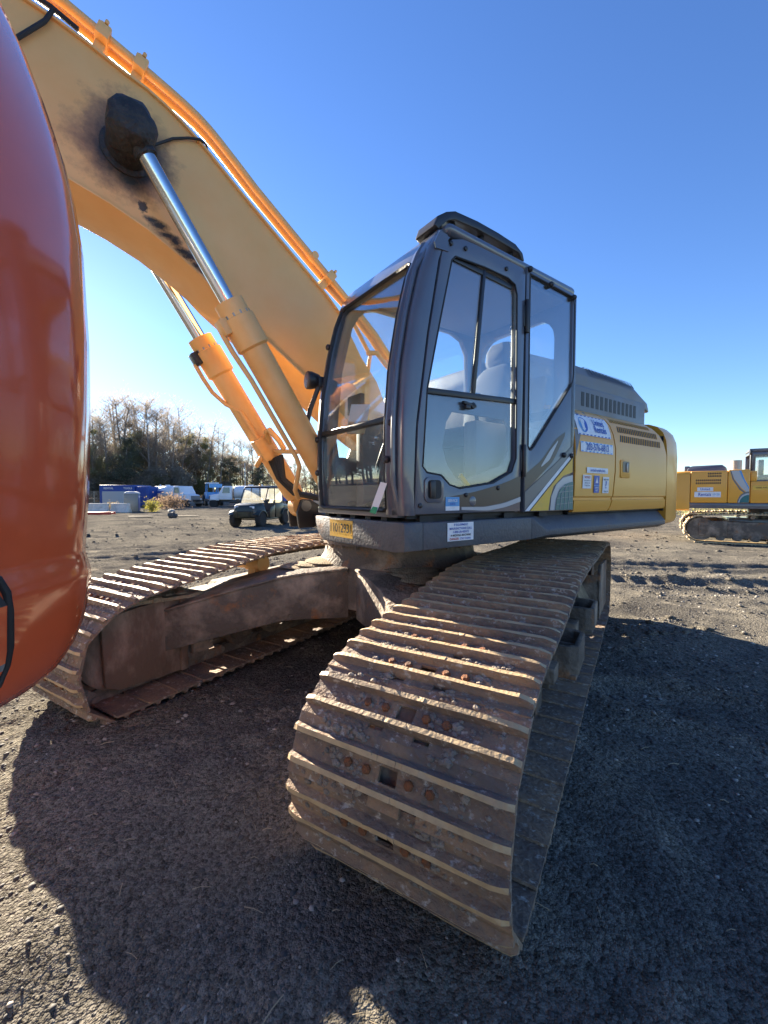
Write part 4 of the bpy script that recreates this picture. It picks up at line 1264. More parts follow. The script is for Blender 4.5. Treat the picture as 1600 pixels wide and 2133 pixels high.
# --- boom cylinders
def boom_cylinder(y, side):
    P, F = Vector((PX, y, PZ)), Vector((FX, y, FZ))
    u = (F - P).normalized(); L = (F - P).length
    n = Vector((-u.z, 0, u.x))
    if n.x < 0: n = -n                                   # away from the boom, towards the front
    gl_ = .985                                           # where the gland sits
    mb = MB()
    mb.turned(P + u * (gl_ - .0), u, [(0, .07), (.0, .098), (.10, .098), (.105, .112), (.30, .112), (.31, .1), (.315, .093), (L - gl_ - .16, .093), (L - gl_ - .10, .08), (L - gl_ - .10, .02)], 32)
    mb.turned(F + Vector((0, -.06, 0)), (0, 1, 0), [(0, .05), (0, .105), (.12, .105), (.12, .05)], 24)
    cyl = mb.build('boom_cylinder', 'cylinder_paint', EXC, smooth=50)
    r = MB(); r.cyl(P + u * .08, P + u * (gl_ + .02), .050, n=28)
    r.build('cylinder_rod', 'chrome', cyl, smooth=60)
    e = MB(); e.turned(P + Vector((0, -.055, 0)), (0, 1, 0), [(0, .05), (0, .11), (.11, .11), (.11, .05)], 24); e.cyl(P, P + u * .14, .065, n=16)
    e.build('rod_eye', 'grease', cyl)
    sb = MB()
    for k in range(12):
        a = 2 * math.pi * k / 12
        w = n * math.cos(a) + u.cross(n) * math.sin(a)
        sb.turned(P + u * (gl_ + .085) + w * .090, -u, [(-.02, .011), (.004, .011), (.008, .006), (.008, 0)], 6)
    sb.build('gland_bolt', 'steel', cyl)['kind'] = 'stuff'
    ho = MB()
    q = P + u * (gl_ + .13)
    ho.obox(q + n * .118 - u * .0, n * .03, Vector((0, .05, 0)), u * .05)
    ho.build('port_block', 'black_trim' if side < 0 else 'cylinder_paint', cyl, bevel=.006)
    pi = MB()
    if side < 0:
        pi.tube([q + n * .15 + u * .03, q + n * .155 + u * .15, q + n * .15 + u * .27, q + n * .105 + u * .40, q + n * .055 + u * .5 + Vector((0, .075, 0)), q + n * .05 + u * .9 + Vector((0, .09, 0)), q + u * 1.25 + n * .03 + Vector((0, .11, 0))], .017, 10)
    else:
        pi.tube([q + n * .15 + u * .03, q + n * .15 + u * .15, q + n * .135 + u * .35, q + n * .135 + u * .95, q + n * .15 + u * 1.02, q + n * .21 + u * 1.08, q + n * .25 + u * 1.16 + Vector((0, -.06, 0)), q + n * .24 + u * 1.24 + Vector((0, -.12, 0))], .017, 10)
    pi.build('cylinder_pipe', 'cylinder_paint', cyl, smooth=60)
    return cyl, P, F, u, n
cL = boom_cylinder(.405, 1)
cR = boom_cylinder(-.375, -1)
ft = MB()
for y in (.29, .50, -.28, -.47):
    ft.prism_y([(.60, 1.20), (.94, 1.20), (.96, 1.34), (.92, 1.46), (.83, 1.46), (.72, 1.40), (.60, 1.40)], y - .018, y + .018)
for y in (.30, -.26):
    ft.prism_y([(-.35, 1.335), (.62, 1.335), (.34, 2.0), (.24, 2.16), (.05, 2.16), (-.02, 2.05)], y - .02 + (.06 if y > 0 else -.06), y + .02 + (.06 if y > 0 else -.06))
ft.box(.66, .80, -.26, .42, 1.20, 1.335); ft.box(.0, .70, -.60, -.2, 1.18, 1.345)
ft.split('cylinder_bracket', 'black_trim', EXC, bevel=.006)
pn = MB()
for y in (.405, -.375): pn.cyl((FX, y - .12, FZ), (FX, y + .12, FZ), .05, n=16)
pn.cyl((.15, -.36, 2.05), (.15, .40, 2.05), .06, n=16)
pn.split('pivot_pin', 'steel', EXC)
# hydraulic junction and black hoses at the foot of the far cylinder
_, P, F, u, n = cR
L = (F - P).length
b0 = P + u * (L * .76)
jb = MB()
jb.obox(b0 + n * .05 + Vector((0, .10, 0)), n * .07, (0, .05, 0), u * .10)
jb.tube([b0 + n * .02 + Vector((0, .12, 0)), b0 + n * .14 + u * .06 + Vector((0, .1, 0)), b0 + n * .16 + u * .10], .022, 10)
jb.tube([b0 - u * .02 + Vector((0, .14, 0)), b0 - u * .12 + Vector((0, .2, 0)), b0 - u * .13 + Vector((0, .28, 0)), b0 - u * .02 + Vector((0, .34, 0)), b0 + u * .06 + Vector((0, .34, 0))], .024, 10)
jb.tube([b0 + u * .05 + Vector((0, .1, 0)), b0 + u * .07 + Vector((0, .25, 0)), b0 + u * .1 + Vector((0, .55, 0)), b0 + u * .08 + Vector((0, .72, 0))], .02, 10)
jb.build('junction_block', 'cylinder_paint', EXC, bevel=.005)
hz = MB()
for k in range(6):
    y = .06 + .032 * k
    hz.tube([b0 + u * .10 + Vector((0, y, 0)) + n * (.05 - .01 * k), b0 + u * .28 + Vector((0, y + .02, 0)) + n * (.08 + .008 * (k % 3)), b0 + u * .46 + Vector((0, y + .07, 0)) + n * .05, Vector((.86, .02 + .05 * k, 1.46)), Vector((.72, .0 + .05 * k, 1.40)), Vector((.45, .0 + .05 * k, 1.42))], .019, 8)
hz.split('hydraulic_hose', 'black_rubber', EXC)

# ------------------------------------------------------------------ orange machine close on the left
ORG = empty('orange_excavator', (-0.73, 0.5, 0.0))
tag(ORG, 'glossy orange excavator with scratched counterweight corner close beside the camera', 'excavator')
OFF = Vector((0.73, -0.5, 0.0))
oplan = [(-.70, -1.9), (-.695, -1.0), (-.70, -.2), (-.706, .3), (-.716, .6), (-.724, .85), (-.735, 1.0), (-.752, 1.08), (-.785, 1.15), (-.84, 1.21), (-.90, 1.232), (-.95, 1.235), (-.99, 1.22), (-1.02, 1.18), (-1.02, -2.2), (-.85, -2.15)]  # back cut thin, out of view, so less sunlit orange bounces
def oinset(d):
    o = []
    for i, (x, y) in enumerate(oplan):
        if x < -1.0: o.append((x, min(y, 1.18 - 2.2 * d))); continue
        if x < -.89: o.append((min(x, -.96 + .1 * (y - 1.2)) if d > .1 else x, y - 1.1 * d)); continue
        a, b = Vector(oplan[i - 1]), Vector(oplan[(i + 1) % len(oplan)])
        t = (b - a).normalized(); n = Vector((-t.y, t.x))
        if n.dot(Vector((x + .9, (y + .4) * .5))) > 0: n = -n
        o.append((x + n.x * d, y + n.y * d))
    return o
OZ = [(.995, .26), (1.005, .18), (1.03, .12), (1.065, .082), (1.11, .055), (1.16, .036), (1.21, .024), (1.26, .017), (1.288, .014), (1.30, .014), (1.335, .022), (1.348, .025), (1.362, .025), (1.5, .014), (1.7, .006), (1.9, .004), (2.13, .012), (2.25, .026), (2.35, .046), (2.45, .074), (2.55, .108), (2.65, .152), (2.75, .21), (2.79, .25)]
m = MB()
m.loft([[(x + OFF.x, y + OFF.y, z) for x, y in oinset(d)] for z, d in OZ])
OCW = m.build('counterweight', 'orange_paint', ORG, smooth=50)
MATS['orange_paint']
m = MB()
T_ = lambda pts: [Vector(p) + OFF for p in pts]
TRIM = [(-.745, 0.300, 1.352), (-.747, 0.774, 1.352), (-.742, 0.806, 1.338), (-.736, 0.816, 1.31), (-.737, 0.822, 1.27), (-.747, 0.831, 1.2), (-.758, 0.834, 1.16), (-.772, 0.829, 1.12), (-.779, 0.784, 1.10), (-.775, 0.300, 1.10)]
m.tube(T_(TRIM), .008, 10)
m.build('rubber_trim', 'black_rubber', OCW)
m = MB()
zt = [1.115, 1.14, 1.165, 1.185, 1.24, 1.285, 1.292, 1.345]
xface = lambda z: -.722 - ip([(p[0], p[1]) for p in OZ], z) + .004
ytr = lambda z: ip([(p[2], p[1]) for p in TRIM[1:-1]][::-1], z) - .006
for a, b, k in ((1.115, 1.15, 0), (1.15, 1.165, 2), (1.165, 1.19, 0), (1.19, 1.285, 0), (1.285, 1.345, 1)):
    m.add(T_([(xface(a) + .018, .3, a), (xface(a), ytr(a), a), (xface(b), ytr(b), b), (xface(b) + .018, .3, b)]), [(0, 1, 2, 3)], k)
m.build('recess_panel', ['orange_paint', 'black_trim', 'hood_grey'], OCW, smooth=0)
m = MB(); m.box(-3.9, -1.03, -2.1, .85, 1.25, 2.5)  # unseen house, made dark grey to keep coloured bounce off the ground
m.v = [(Vector(v) + OFF) for v in m.v]
m.build('machine_house', 'cab_grey', ORG, bevel=.05)
m = MB()
for y0 in (-2.0, .15):
    m.prism_y([(-4.4, .4), (-4.1, .02), (-1.35, .02), (-.95, .4), (-1.05, .75), (-1.3, .9), (-4.1, .9), (-4.35, .75)], y0, y0 + .6)
m.box(-3.5, -2.0, -1.5, .4, .5, 1.12)
m.v = [(Vector(v) + OFF) for v in m.v]
m.build('undercarriage', 'frame_dirt', ORG, bevel=.03)

# ------------------------------------------------------------------ second yellow excavator on the right
FAR = empty('excavator', (12.43, 13.48, -0.02), rad(-33.0))
tag(FAR, 'yellow excavator parked in the background at the right edge, seen from its side', 'excavator')
def far_track(sign):
    y0 = sign * 1.3
    t = empty('track', parent=FAR)
    prof = []
    for a in np.linspace(-90, 90, 10): prof.append((1.95 + .43 * math.cos(rad(a)), .46 + .43 * math.sin(rad(a))))
    for x in (1.2, .4, -.4, -1.2): prof.append((x, .93 - .02 * math.sin(x * 2)))
    for a in np.linspace(90, 270, 10): prof.append((-1.95 + .43 * math.cos(rad(a)), .46 + .43 * math.sin(rad(a))))
    P = np.array(prof + [prof[0]]); D = np.r_[0, np.cumsum(np.hypot(*np.diff(P, axis=0).T))]
    n = 46
    for i in range(n):
        s = D[-1] * i / n
        at = lambda q: np.array([np.interp(q % D[-1], D, P[:, 0]), np.interp(q % D[-1], D, P[:, 1])])
        p = at(s); tg = at(s + .06) - at(s - .06)
        a = math.atan2(tg[1], tg[0]) + math.pi
        X = Vector((math.cos(a), 0, math.sin(a))); N = Vector((-math.sin(a), 0, math.cos(a)))
        if N.dot(Vector((p[0] * .3, 0, p[1] - .46))) < 0: N = -N; X = -X
        Y = N.cross(X)
        link('track_shoe', FSHOE, t, Matrix(((X.x, Y.x, N.x, p[0]), (X.y, Y.y, N.y, y0), (X.z, Y.z, N.z, p[1]), (0, 0, 0, 1))))
    f = MB()
    f.prism_y([(-1.95, .2), (1.9, .2), (2.1, .45), (1.8, .66), (-1.8, .70), (-2.05, .5)], y0 - .2, y0 + .2)
    f.prism_y([(-2.0, .25), (-1.3, .25), (-1.3, .72), (-2.0, .68)], y0 - .24, y0 + .24)
    for x in (-1.95, 1.95): f.cyl((x, y0 - .21, .46), (x, y0 + .21, .46), .36, n=24)
    for k in range(8): f.cyl((-1.45 + .41 * k, y0 - .22, .22), (-1.45 + .41 * k, y0 + .22, .22), .12, n=12)
    for x in (-.7, .8): f.cyl((x, y0 - .18, .84), (x, y0 + .18, .84), .06, n=12)
    f.build('track_frame', 'frame_dirt', t, bevel=.01)
FS = MB()
FS.prism([(-.125, 0), (-.09, 0), (-.085, .03), (-.065, .03), (-.06, 0), (.06, 0), (.065, .03), (.085, .03), (.09, 0), (.13, -.01), (.1, -.03), (-.125, -.03)], lambda p, t: (p[0], t, p[1]), -.3, .3)
FSHOE = FS.mesh('track_shoe', 'worn_grouser', smooth=0)
far_track(1); far_track(-1)
m = MB(); m.box(-2.3, 1.9, -1.42, 1.42, 1.10, 1.27); m.cyl((0, 0, .7), (0, 0, 1.12), .65, n=24); m.box(-1.2, 1.2, -.9, .9, .5, .78)
m.build('deck_frame', 'cab_grey', FAR, bevel=.01)
m = MB()
R = []
for z, d in ((1.02, .05), (1.06, 0), (2.16, 0), (2.24, .03), (2.28, .1)):
    R.append([(x + d * (1 if x < -2.4 else .2), y * (1 - d / 1.5), z) for x, y in ((-2.25, -1.46), (-2.6, -1.46), (-2.72, -1.42), (-2.80, -1.32), (-2.84, -1.1), (-2.95, -.4), (-2.95, .4), (-2.84, 1.1), (-2.72, 1.42), (-2.25, 1.46))])
m.loft(R)
FCW = m.build('counterweight', 'panel_paint', FAR, smooth=40)
m = MB(); m.loft([[(x * 1.003, y * 1.003, z) for x, y in ((-2.6, -1.46), (-2.72, -1.42), (-2.80, -1.32), (-2.84, -1.1), (-2.7, -1.1))] for z in (1.86, 1.90)])
m.build('reflector_band', 'red_band', FCW, smooth=0)
for x0, x1, nm in ((-2.235, -1.315, 'engine_door'), (-1.305, -.785, 'pump_door')):
    m = MB(); m.box(x0, x1, -1.46, -1.0, 1.275, 2.27 + (.02 if x0 > -2 else 0)); d = m.build(nm, 'panel_paint', FAR, bevel=.03, seg=3)
    if x0 < -2:
        m = MB()  # black plates stand for the shade inside the louvre slots
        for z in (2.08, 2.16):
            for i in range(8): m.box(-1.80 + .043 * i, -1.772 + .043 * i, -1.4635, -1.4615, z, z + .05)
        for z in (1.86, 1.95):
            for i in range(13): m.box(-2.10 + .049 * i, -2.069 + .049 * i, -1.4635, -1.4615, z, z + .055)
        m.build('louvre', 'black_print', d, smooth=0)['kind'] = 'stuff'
        sticker('company_sign', d, (-2.06, -1.4645, 1.76), (1, 0, 0), (0, 0, -1), .40, .12, 'white_print', [('United', .10, .20, .06, 'blue_print', .9, True)])
        sticker('company_sign', d, (-2.13, -1.4645, 1.62), (1, 0, 0), (0, 0, -1), .66, .17, 'white_print', [('Rentals', .14, .26, .085, 'blue_print', .8, True), ('10120', .09, .54, .085, 'blue_light', .8, True)])
    else:
        sw_ = [([(-.58, 2.26), (-.53, 2.26), (-.40, 2.0), (-.1, 1.72), (.26, 1.52), (.26, 1.48), (-.15, 1.68), (-.47, 2.0)], 'decal_grey'), ([(-.53, 2.26), (-.12, 2.26), (0, 2.0), (.26, 1.70), (.26, 1.55), (-.08, 1.74), (-.38, 2.0)], 'decal_silver'),
               ([(-.2, 2.26), (-.1, 2.26), (.05, 2.0), (.26, 1.75), (.26, 1.68), (-.02, 2.0)], 'blue_light'),
               (logo_poly(.27, 1.285, .50, .34, 90, 180, 14) + [(.27, 1.285)], 'decal_grey'), (logo_poly(.27, 1.285, .45, .29, 90, 180, 14) + [(.27, 1.285)], 'decal_silver'), (logo_poly(.27, 1.285, .40, .24, 90, 180, 14) + [(.27, 1.285)], 'decal_teal')]
        mb = MB(); ms = ['decal_grey', 'decal_silver', 'blue_light', 'decal_teal']
        for k, (pl, mm) in enumerate(sw_): mb.add([(-1.305 + (a + .655) * .545, -1.4615 - .0015 * k, b) for a, b in pl], [tuple(range(len(pl)))], ms.index(mm))
        mb.build('swoosh_decal', ms, d, smooth=0)
m = MB(); m.box(-.775, .45, -1.45, -.55, 1.275, 1.93); m.box(-.775, -.62, -1.40, -.6, 1.93, 2.24); m.box(.46, 1.5, -1.45, -.6, 1.275, 1.7)
T = m.build('fuel_tank', 'panel_paint', FAR, bevel=.03)
sticker('warning_label', T, (-.72, -1.4535, 1.80), (1, 0, 0), (0, 0, -1), .40, .13, 'plate_yellow', [('DIESEL FUEL', .05, .20, .065, 'black_print', 1, True)])
m = MB(); m.box(-2.2, -.60, -1.0, 1.42, 1.275, 2.26)
m.build('engine_bay', 'panel_paint', FAR, bevel=.02)
m = MB(); m.loft([[(-2.3, -.4, 2.25), (-1.2, -.4, 2.25), (-1.2, .5, 2.25), (-2.3, .5, 2.25)], [(-2.27, -.36, 2.42), (-1.24, -.36, 2.42), (-1.24, .45, 2.42), (-2.27, .45, 2.42)], [(-2.15, -.28, 2.5), (-1.34, -.28, 2.52), (-1.34, .35, 2.52), (-2.15, .35, 2.5)]])
m.box(-2.36, -2.2, -.3, -.1, 2.25, 2.5)
m.build('hood_cover', 'cab_grey', FAR, bevel=.03)
m = MB(); m.turned((-1.01, -.5, 2.26), (0, 0, 1), [(0, .2), (.02, .2), (.03, .14), (.05, .14), (.36, .145), (.37, .13), (.37, .09), (.2, .09)], 20)
m.build('exhaust_stack', 'steel', FAR)
fcb = MB()
fcb.box(.35, 1.65, .45, 1.42, 1.28, 1.95)
plate(fcb, [(.35, 1.95), (1.8, 1.95), (1.6, 2.95), (.35, 2.95)], [[(.50, 2.02), (1.65, 2.02), (1.5, 2.82), (.50, 2.82)]], lambda p, t: (p[0], .45 + t, p[1]), .05)
plate(fcb, [(.35, 1.95), (1.8, 1.95), (1.6, 2.95), (.35, 2.95)], [[(.50, 2.02), (1.65, 2.02), (1.5, 2.82), (.50, 2.82)]], lambda p, t: (p[0], 1.42 - t, p[1]), .05)
fcb.box(.33, 1.65, .43, 1.44, 2.95, 3.06); fcb.box(.35, .40, .5, 1.37, 1.95, 2.05); fcb.box(.35, .40, .5, 1.37, 2.85, 2.95)
fcb.box(.6, 1.1, .7, 1.2, 1.95, 2.2); fcb.box(.6, .75, .7, 1.2, 2.2, 2.7)
FC = fcb.build('cab', 'cab_grey', FAR, bevel=.02); FC.location = (-.90, 0, 0)
m = MB(); m.prism_y([(.50, 2.02), (1.65, 2.02), (1.5, 2.82), (.50, 2.82)], .47, .475); m.build('side_window', 'cab_glass', FC, smooth=0)
m = MB(); m.prism_y([(.50, 2.02), (1.65, 2.02), (1.5, 2.82), (.50, 2.82)], 1.385, 1.39); m.build('side_window', 'cab_glass', FC, smooth=0)
m = MB(); m.tube([(.38, .38, 2.2), (.36, .3, 2.9)], .03, 8); m.obox((.34, .28, 2.92), (.03, 0, 0), (0, .09, 0), (0, 0, .07)); m.split('mirror', 'black_trim', FC, bevel=.01)
m = MB(); m.prism_y([(.2, 1.75), (.5, 1.35), (2.6, 2.4), (5.6, 3.0), (5.6, 3.4), (2.3, 3.2)], -.35, .2); m.build('boom', 'boom_paint', FAR, bevel=.02)

# ------------------------------------------------------------------ utility vehicle
def ground_at(x, y): return float(ground_z(np.array(x), np.array(y)))
UTV = empty('utility_vehicle', (-6.2, 21.0, -.01), math.atan2(-.975, -.22))
tag(UTV, 'black four-seat utility vehicle with roof and amber beacon standing behind the far track', 'utility vehicle')
def wheel(par, x, y, r, w, tm='tyre', rm='interior_grey', name='wheel'):
    m = MB(); a = -w / 2
    m.turned((x, y + a, r), (0, 1, 0), [(.01, r * .55), (0, r * .85), (.03, r * .97), (.06, r), (w - .06, r), (w - .03, r * .97), (w, r * .85), (w - .01, r * .55)], 28)
    if r < .5:
        for k in range(18):
            t = 2 * math.pi * k / 18
            m.obox((x + r * math.cos(t), y, r + r * math.sin(t)), (.012 * math.cos(t), 0, .012 * math.sin(t)), (0, w * .42, 0), (-.03 * math.sin(t), 0, .03 * math.cos(t)))
    o = m.build(name, tm, par)
    m = MB(); m.turned((x, y + a + .02, r), (0, 1, 0), [(0, r * .2), (0, r * .3), (.03, r * .5), (.0, r * .56), (w - .04, r * .56), (w - .07, r * .5), (w - .04, r * .3), (w - .04, r * .2)], 20)
    m.build('rim', rm, o)
for x in (1.06, -1.35):
    for y in (-.66, .66): wheel(UTV, x, y, .36, .27)
m = MB()
def ub(x, hw, z0, z1): return [(x, -hw, z0), (x, hw, z0), (x, hw, (z0 + z1) * .5), (x, hw * .8, z1), (x, -hw * .8, z1), (x, -hw, (z0 + z1) * .5)]
m.loft([ub(1.43, .50, .50, .92), ub(1.37, .58, .42, 1.03), ub(1.1, .64, .40, 1.10), ub(.75, .66, .36, 1.14), ub(.62, .70, .34, 1.14)])
for y in (-1, 1):
    m.loft([[(1.06 + .46 * math.cos(a), y * .50, .38 + .44 * math.sin(a)), (1.06 + .46 * math.cos(a), y * .80, .36 + .44 * math.sin(a)), (1.06 + .43 * math.cos(a), y * .80, .34 + .42 * math.sin(a))] for a in np.linspace(.5, 2.9, 9)], closed=False, cap=False)
    m.loft([[(-1.35 + .46 * math.cos(a), y * .50, .42 + .44 * math.sin(a)), (-1.35 + .46 * math.cos(a), y * .80, .40 + .44 * math.sin(a)), (-1.35 + .43 * math.cos(a), y * .80, .38 + .42 * math.sin(a))] for a in np.linspace(.3, 2.8, 9)], closed=False, cap=False)
m.box(-.95, .62, -.68, .68, .30, .40)
UB = m.build('body', 'utv_green', UTV, bevel=.015)
m = MB(); m.box(-1.85, -.9, -.70, .70, .72, 1.02); m.box(-1.7, -1.0, -.3, .3, .3, .72)
m.build('cargo_bed', 'utv_green', UTV, bevel=.02)
for x0 in (.58, -.36):
    for y in (-1, 1):
        m = MB(); m.prism_y([(x0, .40), (x0 - .82, .40), (x0 - .86, 1.08), (x0 + .02, 1.10)] if x0 < 0 else [(x0 - .30, .40), (x0 - .82, .40), (x0 - .86, 1.02), (x0 - .4, .9)], y * .70 - .02, y * .70 + .02)
        m.build('half_door', 'utv_green', UTV, bevel=.01)
m = MB()
for x0 in (.05, -.75):
    m.box(x0 - .45, x0 + .08, -.6, .6, .40, .70); m.obox((x0 - .42, 0, .95), (.05, 0, 0), (0, .6, 0), (-.05, 0, .3))
m.build('bench_seat', 'interior_dark', UTV, bevel=.03)
m = MB()
for y in (-.66, .66):
    m.tube([(.66, y, 1.12), (.30, y * .97, 1.80), (.12, y * .95, 1.88), (-1.15, y * .95, 1.88), (-1.25, y, 1.80), (-1.28, y, .9)], .026, 8)
    m.tube([(-.38, y * .96, 1.88), (-.38, y, .5)], .026, 8)
for x, z in ((.14, 1.87), (-1.15, 1.88), (-.38, 1.88)): m.tube([(x, -.63, z), (x, .63, z)], .024, 8)
m.build('roll_cage', 'black_trim', UTV)
m = MB(); m.loft([[(.34, -.60, 1.85), (.34, .60, 1.85), (.30, .56, 1.93), (.30, -.56, 1.93)], [(-.4, -.68, 1.89), (-.4, .68, 1.89), (-.4, .62, 1.97), (-.4, -.62, 1.97)], [(-1.3, -.66, 1.88), (-1.3, .66, 1.88), (-1.27, .6, 1.95), (-1.27, -.6, 1.95)]])
UR = m.build('roof_panel', 'black_trim', UTV, bevel=.015)
m = MB(); m.turned((-.1, 0, 1.96), (0, 0, 1), [(0, .06), (.03, .06), (.04, .05), (.11, .045), (.13, .02), (.13, 0)], 14)
m.build('beacon', 'amber', UR)
m = MB(); m.loft([[(.66, -.62, 1.13), (.66, .62, 1.13)], [(.31, -.60, 1.80), (.31, .60, 1.80)]], closed=False, cap=False)
m.build('windscreen', 'dusty_glass', UTV)
for x0, x1 in ((.28, -.33), (-.42, -1.2)):
    m = MB(); m.add([(x0, .64, 1.12), (x1, .64, 1.12), (x1, .62, 1.84), (x0 - .1, .62, 1.84)], [(0, 1, 2, 3)]); m.build('door_window', 'dusty_glass', UTV, smooth=0)
m = MB(); m.add([(-1.26, -.6, 1.15), (-1.26, .6, 1.15), (-1.22, .58, 1.84), (-1.22, -.58, 1.84)], [(0, 1, 2, 3)]); m.build('rear_window', 'dusty_glass', UTV, smooth=0)
for y in (-1, 1):
    m = MB(); m.obox((1.385, y * .40, .93), (.03, 0, .0), (0, .11, 0), (0, 0, .05)); m.build('headlight', 'white_print', UTV, bevel=.01)
m = MB(); m.tube([(1.46, -.5, .5), (1.55, -.45, .74), (1.55, .45, .74), (1.46, .5, .5)], .025, 8); m.tube([(1.48, -.3, .45), (1.55, -.28, .74)], .02); m.tube([(1.48, .3, .45), (1.55, .28, .74)], .02)
m.build('front_guard', 'black_trim', UTV)
m = MB(); m.obox((.62, -.80, 1.25), (.02, 0, 0), (0, .08, 0), (0, 0, .06)); m.obox((.62, .80, 1.25), (.02, 0, 0), (0, .08, 0), (0, 0, .06)); m.tube([(.62, -.66, 1.2), (.62, -.78, 1.24)], .012); m.tube([(.62, .66, 1.2), (.62, .78, 1.24)], .012)
m.split('mirror', 'black_trim', UTV, bevel=.008)

# ------------------------------------------------------------------ tank trucks
def tank_truck(loc, rz, label):
    t = empty('tank_truck', loc, rz)
    tag(t, label, 'truck', 'white tank trucks below the wood')
    m = MB()
    R = []
    for x, s in ((-4.0, .5), (-3.95, .85), (-3.8, 1), (-.1, 1), (0.05, .85), (.1, .5)):
        R.append([(x, 1.2 * s * math.cos(a) * (1.0), 1.95 + .85 * s * math.sin(a)) for a in np.linspace(0, 2 * math.pi, 24, endpoint=False)])
    m.loft(R); m.box(-3.9, 0, -.5, .5, 1.0, 1.25)
    tk_ = m.build('tank', 'white_paint', t, smooth=50)
    m = MB(); m.cyl((-2, 0, 2.7), (-2, 0, 2.95), .3); m.cyl((-3.4, 0, 2.7), (-3.4, 0, 3.0), .1); m.build('hatch', 'white_paint', tk_)
    m = MB(); m.box(-4.1, 3.6, -.45, .45, .75, 1.0); m.box(-1.2, .6, -1.1, 1.1, .55, .9); m.build('chassis', 'black_trim', t, bevel=.02)
    m = MB(); m.loft([[(.3, -1.15, 1.0), (.3, 1.15, 1.0), (.3, 1.1, 2.75), (.3, -1.1, 2.75)], [(1.5, -1.15, 1.0), (1.5, 1.15, 1.0), (1.3, 1.05, 2.75), (1.3, -1.05, 2.75)], [(1.85, -1.15, 1.0), (1.85, 1.15, 1.0), (1.85, 1.1, 1.85), (1.85, -1.1, 1.85)]])
    c = m.build('cab', 'white_paint', t, bevel=.05)
    m = MB(); m.add([(1.80, -1.0, 1.92), (1.80, 1.0, 1.92), (1.37, .95, 2.62), (1.37, -.95, 2.62)], [(0, 1, 2, 3)]); m.build('windscreen', 'far_glass', c, smooth=0)
    for y in (-1, 1):
        m = MB(); m.add([(.55, y * 1.165, 1.85), (1.45, y * 1.165, 1.85), (1.28, y * 1.14, 2.55), (.55, y * 1.14, 2.55)], [(0, 1, 2, 3)]); m.build('door_window', 'far_glass', c, smooth=0)
    m = MB(); m.loft([[(1.86, -.95, .9), (1.86, .95, .9), (1.86, .9, 1.75), (1.86, -.9, 1.75)], [(3.0, -.85, .9), (3.0, .85, .9), (2.9, .75, 1.6), (2.9, -.75, 1.6)]]); m.box(2.2, 2.9, -1.12, 1.12, .95, 1.15)
    h = m.build('bonnet', 'white_paint', t, bevel=.05)
    m = MB(); m.box(3.0, 3.06, -.7, .7, .7, 1.5); m.box(3.0, 3.2, -1.1, 1.1, .5, .75); m.build('grille', 'hood_grey', h, bevel=.02)
    for y in (-1, 1): wheel(t, 2.5, y * .95, .5, .3, rm='steel')
    for x in (-2.3, -3.5):
        for y in (-1, 1): wheel(t, x, y * .9, .5, .5, rm='steel')
    m = MB(); m.box(-2.6, -1.3, -1.215, -1.20, 1.85, 2.1); m.build('tank_marking', 'blue_print', tk_, smooth=0)
    return t
tank_truck((-26.9, 55.4, -.1), rad(-24), 'white tank truck nearest the blue container, facing right and towards the yard')
tank_truck((-19.4, 55.0, -.1), rad(-164), 'white tank truck standing behind the utility vehicle, facing left')
t = empty('mini_excavator', (-24.6, 60.5, 0), rad(-60))
tag(t, 'small blue loader with a white roof standing behind the tank trucks', 'loader')
m = MB(); m.box(-1.2, 1.4, -.9, .9, .9, 1.9); m.box(1.4, 2.2, -.6, .6, .9, 1.5); m.build('body', 'blue_light', t, bevel=.06)
m = MB()
for x in (-.8, .6):
    for y in (-.75, .75): m.tube([(x, y, 1.9), (x * .9, y * .95, 3.1)], .05, 6)
m.build('roll_cage', 'blue_light', t)
m = MB(); m.box(-.95, .75, -.85, .85, 3.1, 3.25); m.build('roof_panel', 'white_paint', t, bevel=.05)
for x, r in ((-.9, .75), (1.6, .5)):
    for y in (-1, 1): wheel(t, x, y, r, .4)
m = MB(); m.tube([(1.5, .3, 1.4), (2.2, .3, 2.6), (3.2, .3, 2.9)], .09, 8); m.box(3.0, 3.6, -.8, .8, 2.5, 3.0); m.build('loader_arm', 'blue_light', t)
t.name = 'loader'
d = empty('parked_truck', (-13.5, 57.5, 0), rad(-120))
tag(d, 'dark blue truck half hidden behind the foot of the boom cylinder', 'truck')
m = MB(); m.box(-2.5, .5, -1.1, 1.1, .9, 1.6); m.box(.6, 2.0, -1.1, 1.1, .7, 2.6); m.box(2.0, 3.0, -1.0, 1.0, .7, 1.6); b = m.build('body', 'blue_print', d, bevel=.06)
m = MB(); m.box(1.995, 2.02, -.95, .95, 1.7, 2.45); m.box(.9, 1.8, -1.12, 1.12, 1.75, 2.4); m.build('window', 'far_glass', b, bevel=.01)
for x in (-1.8, 2.2):
    for y in (-1, 1): wheel(d, x, y * .95, .5, .3)

